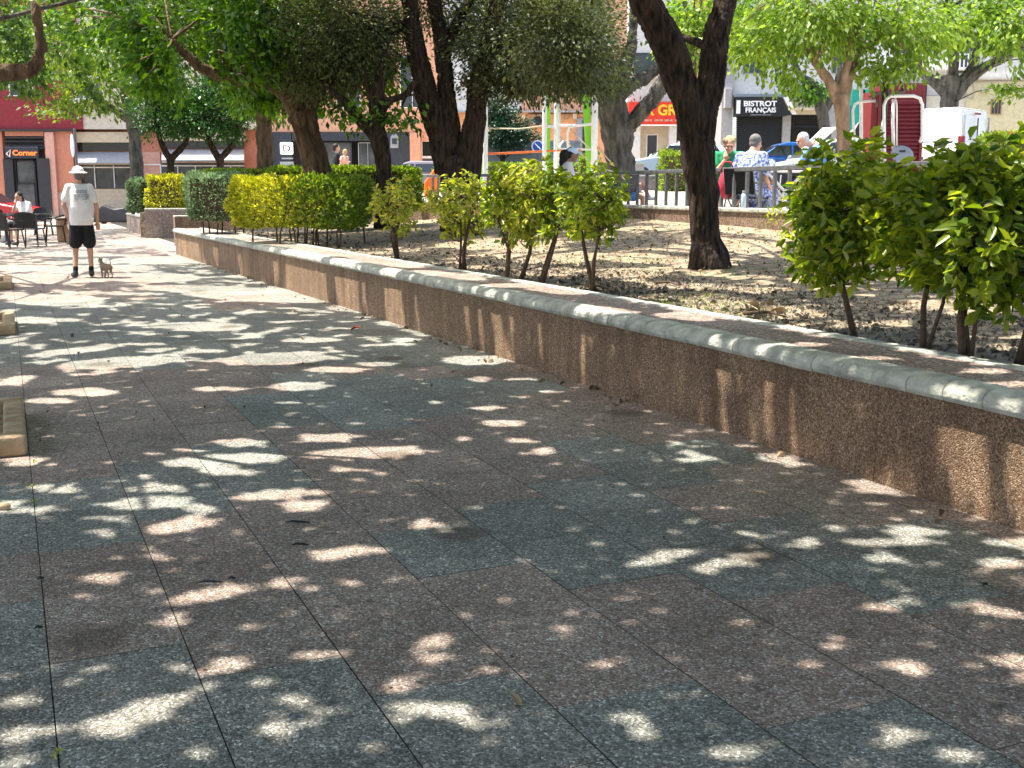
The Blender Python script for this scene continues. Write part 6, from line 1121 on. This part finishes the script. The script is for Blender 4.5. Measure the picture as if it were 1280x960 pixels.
# man in blue leaning to the left
J = sit(.22, .35); J.update(el=(-.22, .30, .80), wl=(-.12, .50, .74), er=(.22, .32, .80), wr=(.12, .52, .74))
o_ = seat_at(1034, 167, 18.8, 1.31); person('person', 'white haired man in blue shirt leaning over the table with his face turned left', o_, R(100), J, [('blue_shirt', 'cloth_blue', shirt(.7, .026)), ('trousers', 'cloth_black', shorts(1., .02, 0)), ('shoes', 'shoe', shoe)], vox=.009, hairs=('hair_white', 'short'))
folding_chair('folding chair under the man in the blue shirt', o_.x, o_.y, R(100)+math.pi, 'cloth_blue', z=o_.z)
# woman with pale cap
J = sit(.06, .1); o_ = seat_at(704, 184, 19.4, 1.36)
def cap_extra(r, rm, J):
    hd = V(J['head']); mb = MB(); mb.ell(hd+rm@V((0, -.012, .055)), (.092, .108, .072), 20, 12, rm); mb.ell(hd+rm@V((0, .10, .045)), (.06, .07, .010), 16, 8, rm); mb.build('cap', 'cap_blue', r, remesh=.009, sm=1)
person('person', 'person with pale blue cap and big dark tied hair seen over the yellow shrubs', o_, R(-80), J, [('white_shirt', 'shirt_white', shirt(.6)), ('trousers', 'cloth_black', shorts(1., .02, 0)), ('shoes', 'shoe', shoe)], 'skin_dark', .010, ('hair_black', 'big'), extra=cap_extra)
folding_chair('folding chair under the person with the pale cap', o_.x, o_.y, R(-80)+math.pi, 'cloth_blue', z=o_.z)
# pair behind the hedge
J = stand(); J.update(er=(.22, .20, 1.2), wr=(.05, .30, 1.22), el=(-.24, .05, 1.15), wl=(-.16, .26, 1.1)); q = P(421, 180, 33); person('person', 'dark haired woman in black standing behind the long hedge, holding a child', (q.x, 33, q.z-1.74), R(-70), J, [('black_top', 'cloth_black', shirt(.5)), ('trousers', 'cloth_black', shorts(1., .02, 0)), ('shoes', 'shoe', shoe)], vox=.013, hairs=('hair_black', 'short'))
J = stand(); J.update(er=(.22, .10, 1.2), wr=(.12, .28, 1.15)); q = P(431, 187, 32.6); o_ = person('person', 'bare armed child with brown hair close beside the woman in black', (q.x, 32.5, q.z-1.74*.72), R(60), J, [('pink_top', 'pale_salmon', shirt(.3)), ('shorts', 'pale_salmon', shorts(.7)), ('shoes', 'shoe', shoe)], vox=.015, hairs=('hair_blond', 'short'), s=.72)
# woman at the cafe
J = sit(.08, .2); J.update(er=(.22, .24, .85), wr=(.04, .30, 1.02), hr=V((-.1, .05, .5))); o_ = seat_at(32, 240, 29.2, 1.33); o_.z = 0; person('person', 'dark haired woman in white sitting at the bar terrace table', o_, R(150), J, [('white_top', 'shirt_white', shirt(.6)), ('trousers', 'cloth_black', shorts(1., .02, 0)), ('shoes', 'shoe', shoe)], vox=.013, hairs=('hair_black', 'long'))
# someone exercising behind the railing: only the raised leg shows
J = sit(.05, 0); J.update(kr=(.12, .36, .80), ar=(.12, .52, .50), t_r=(.12, .66, .47)); q = P(782, 226, 25.4); person('person', 'person in blue sitting low by the ropes with one bare leg raised', (q.x, 25.4, plaza_z(0, 25)-.30), R(-80), J, [('blue_top', 'cloth_blue', shirt(.6)), ('shorts', 'cloth_blue', shorts(.5)), ('shoes', 'shoe_sole', shoe)], vox=.013, hairs=('hair_black', 'short'))
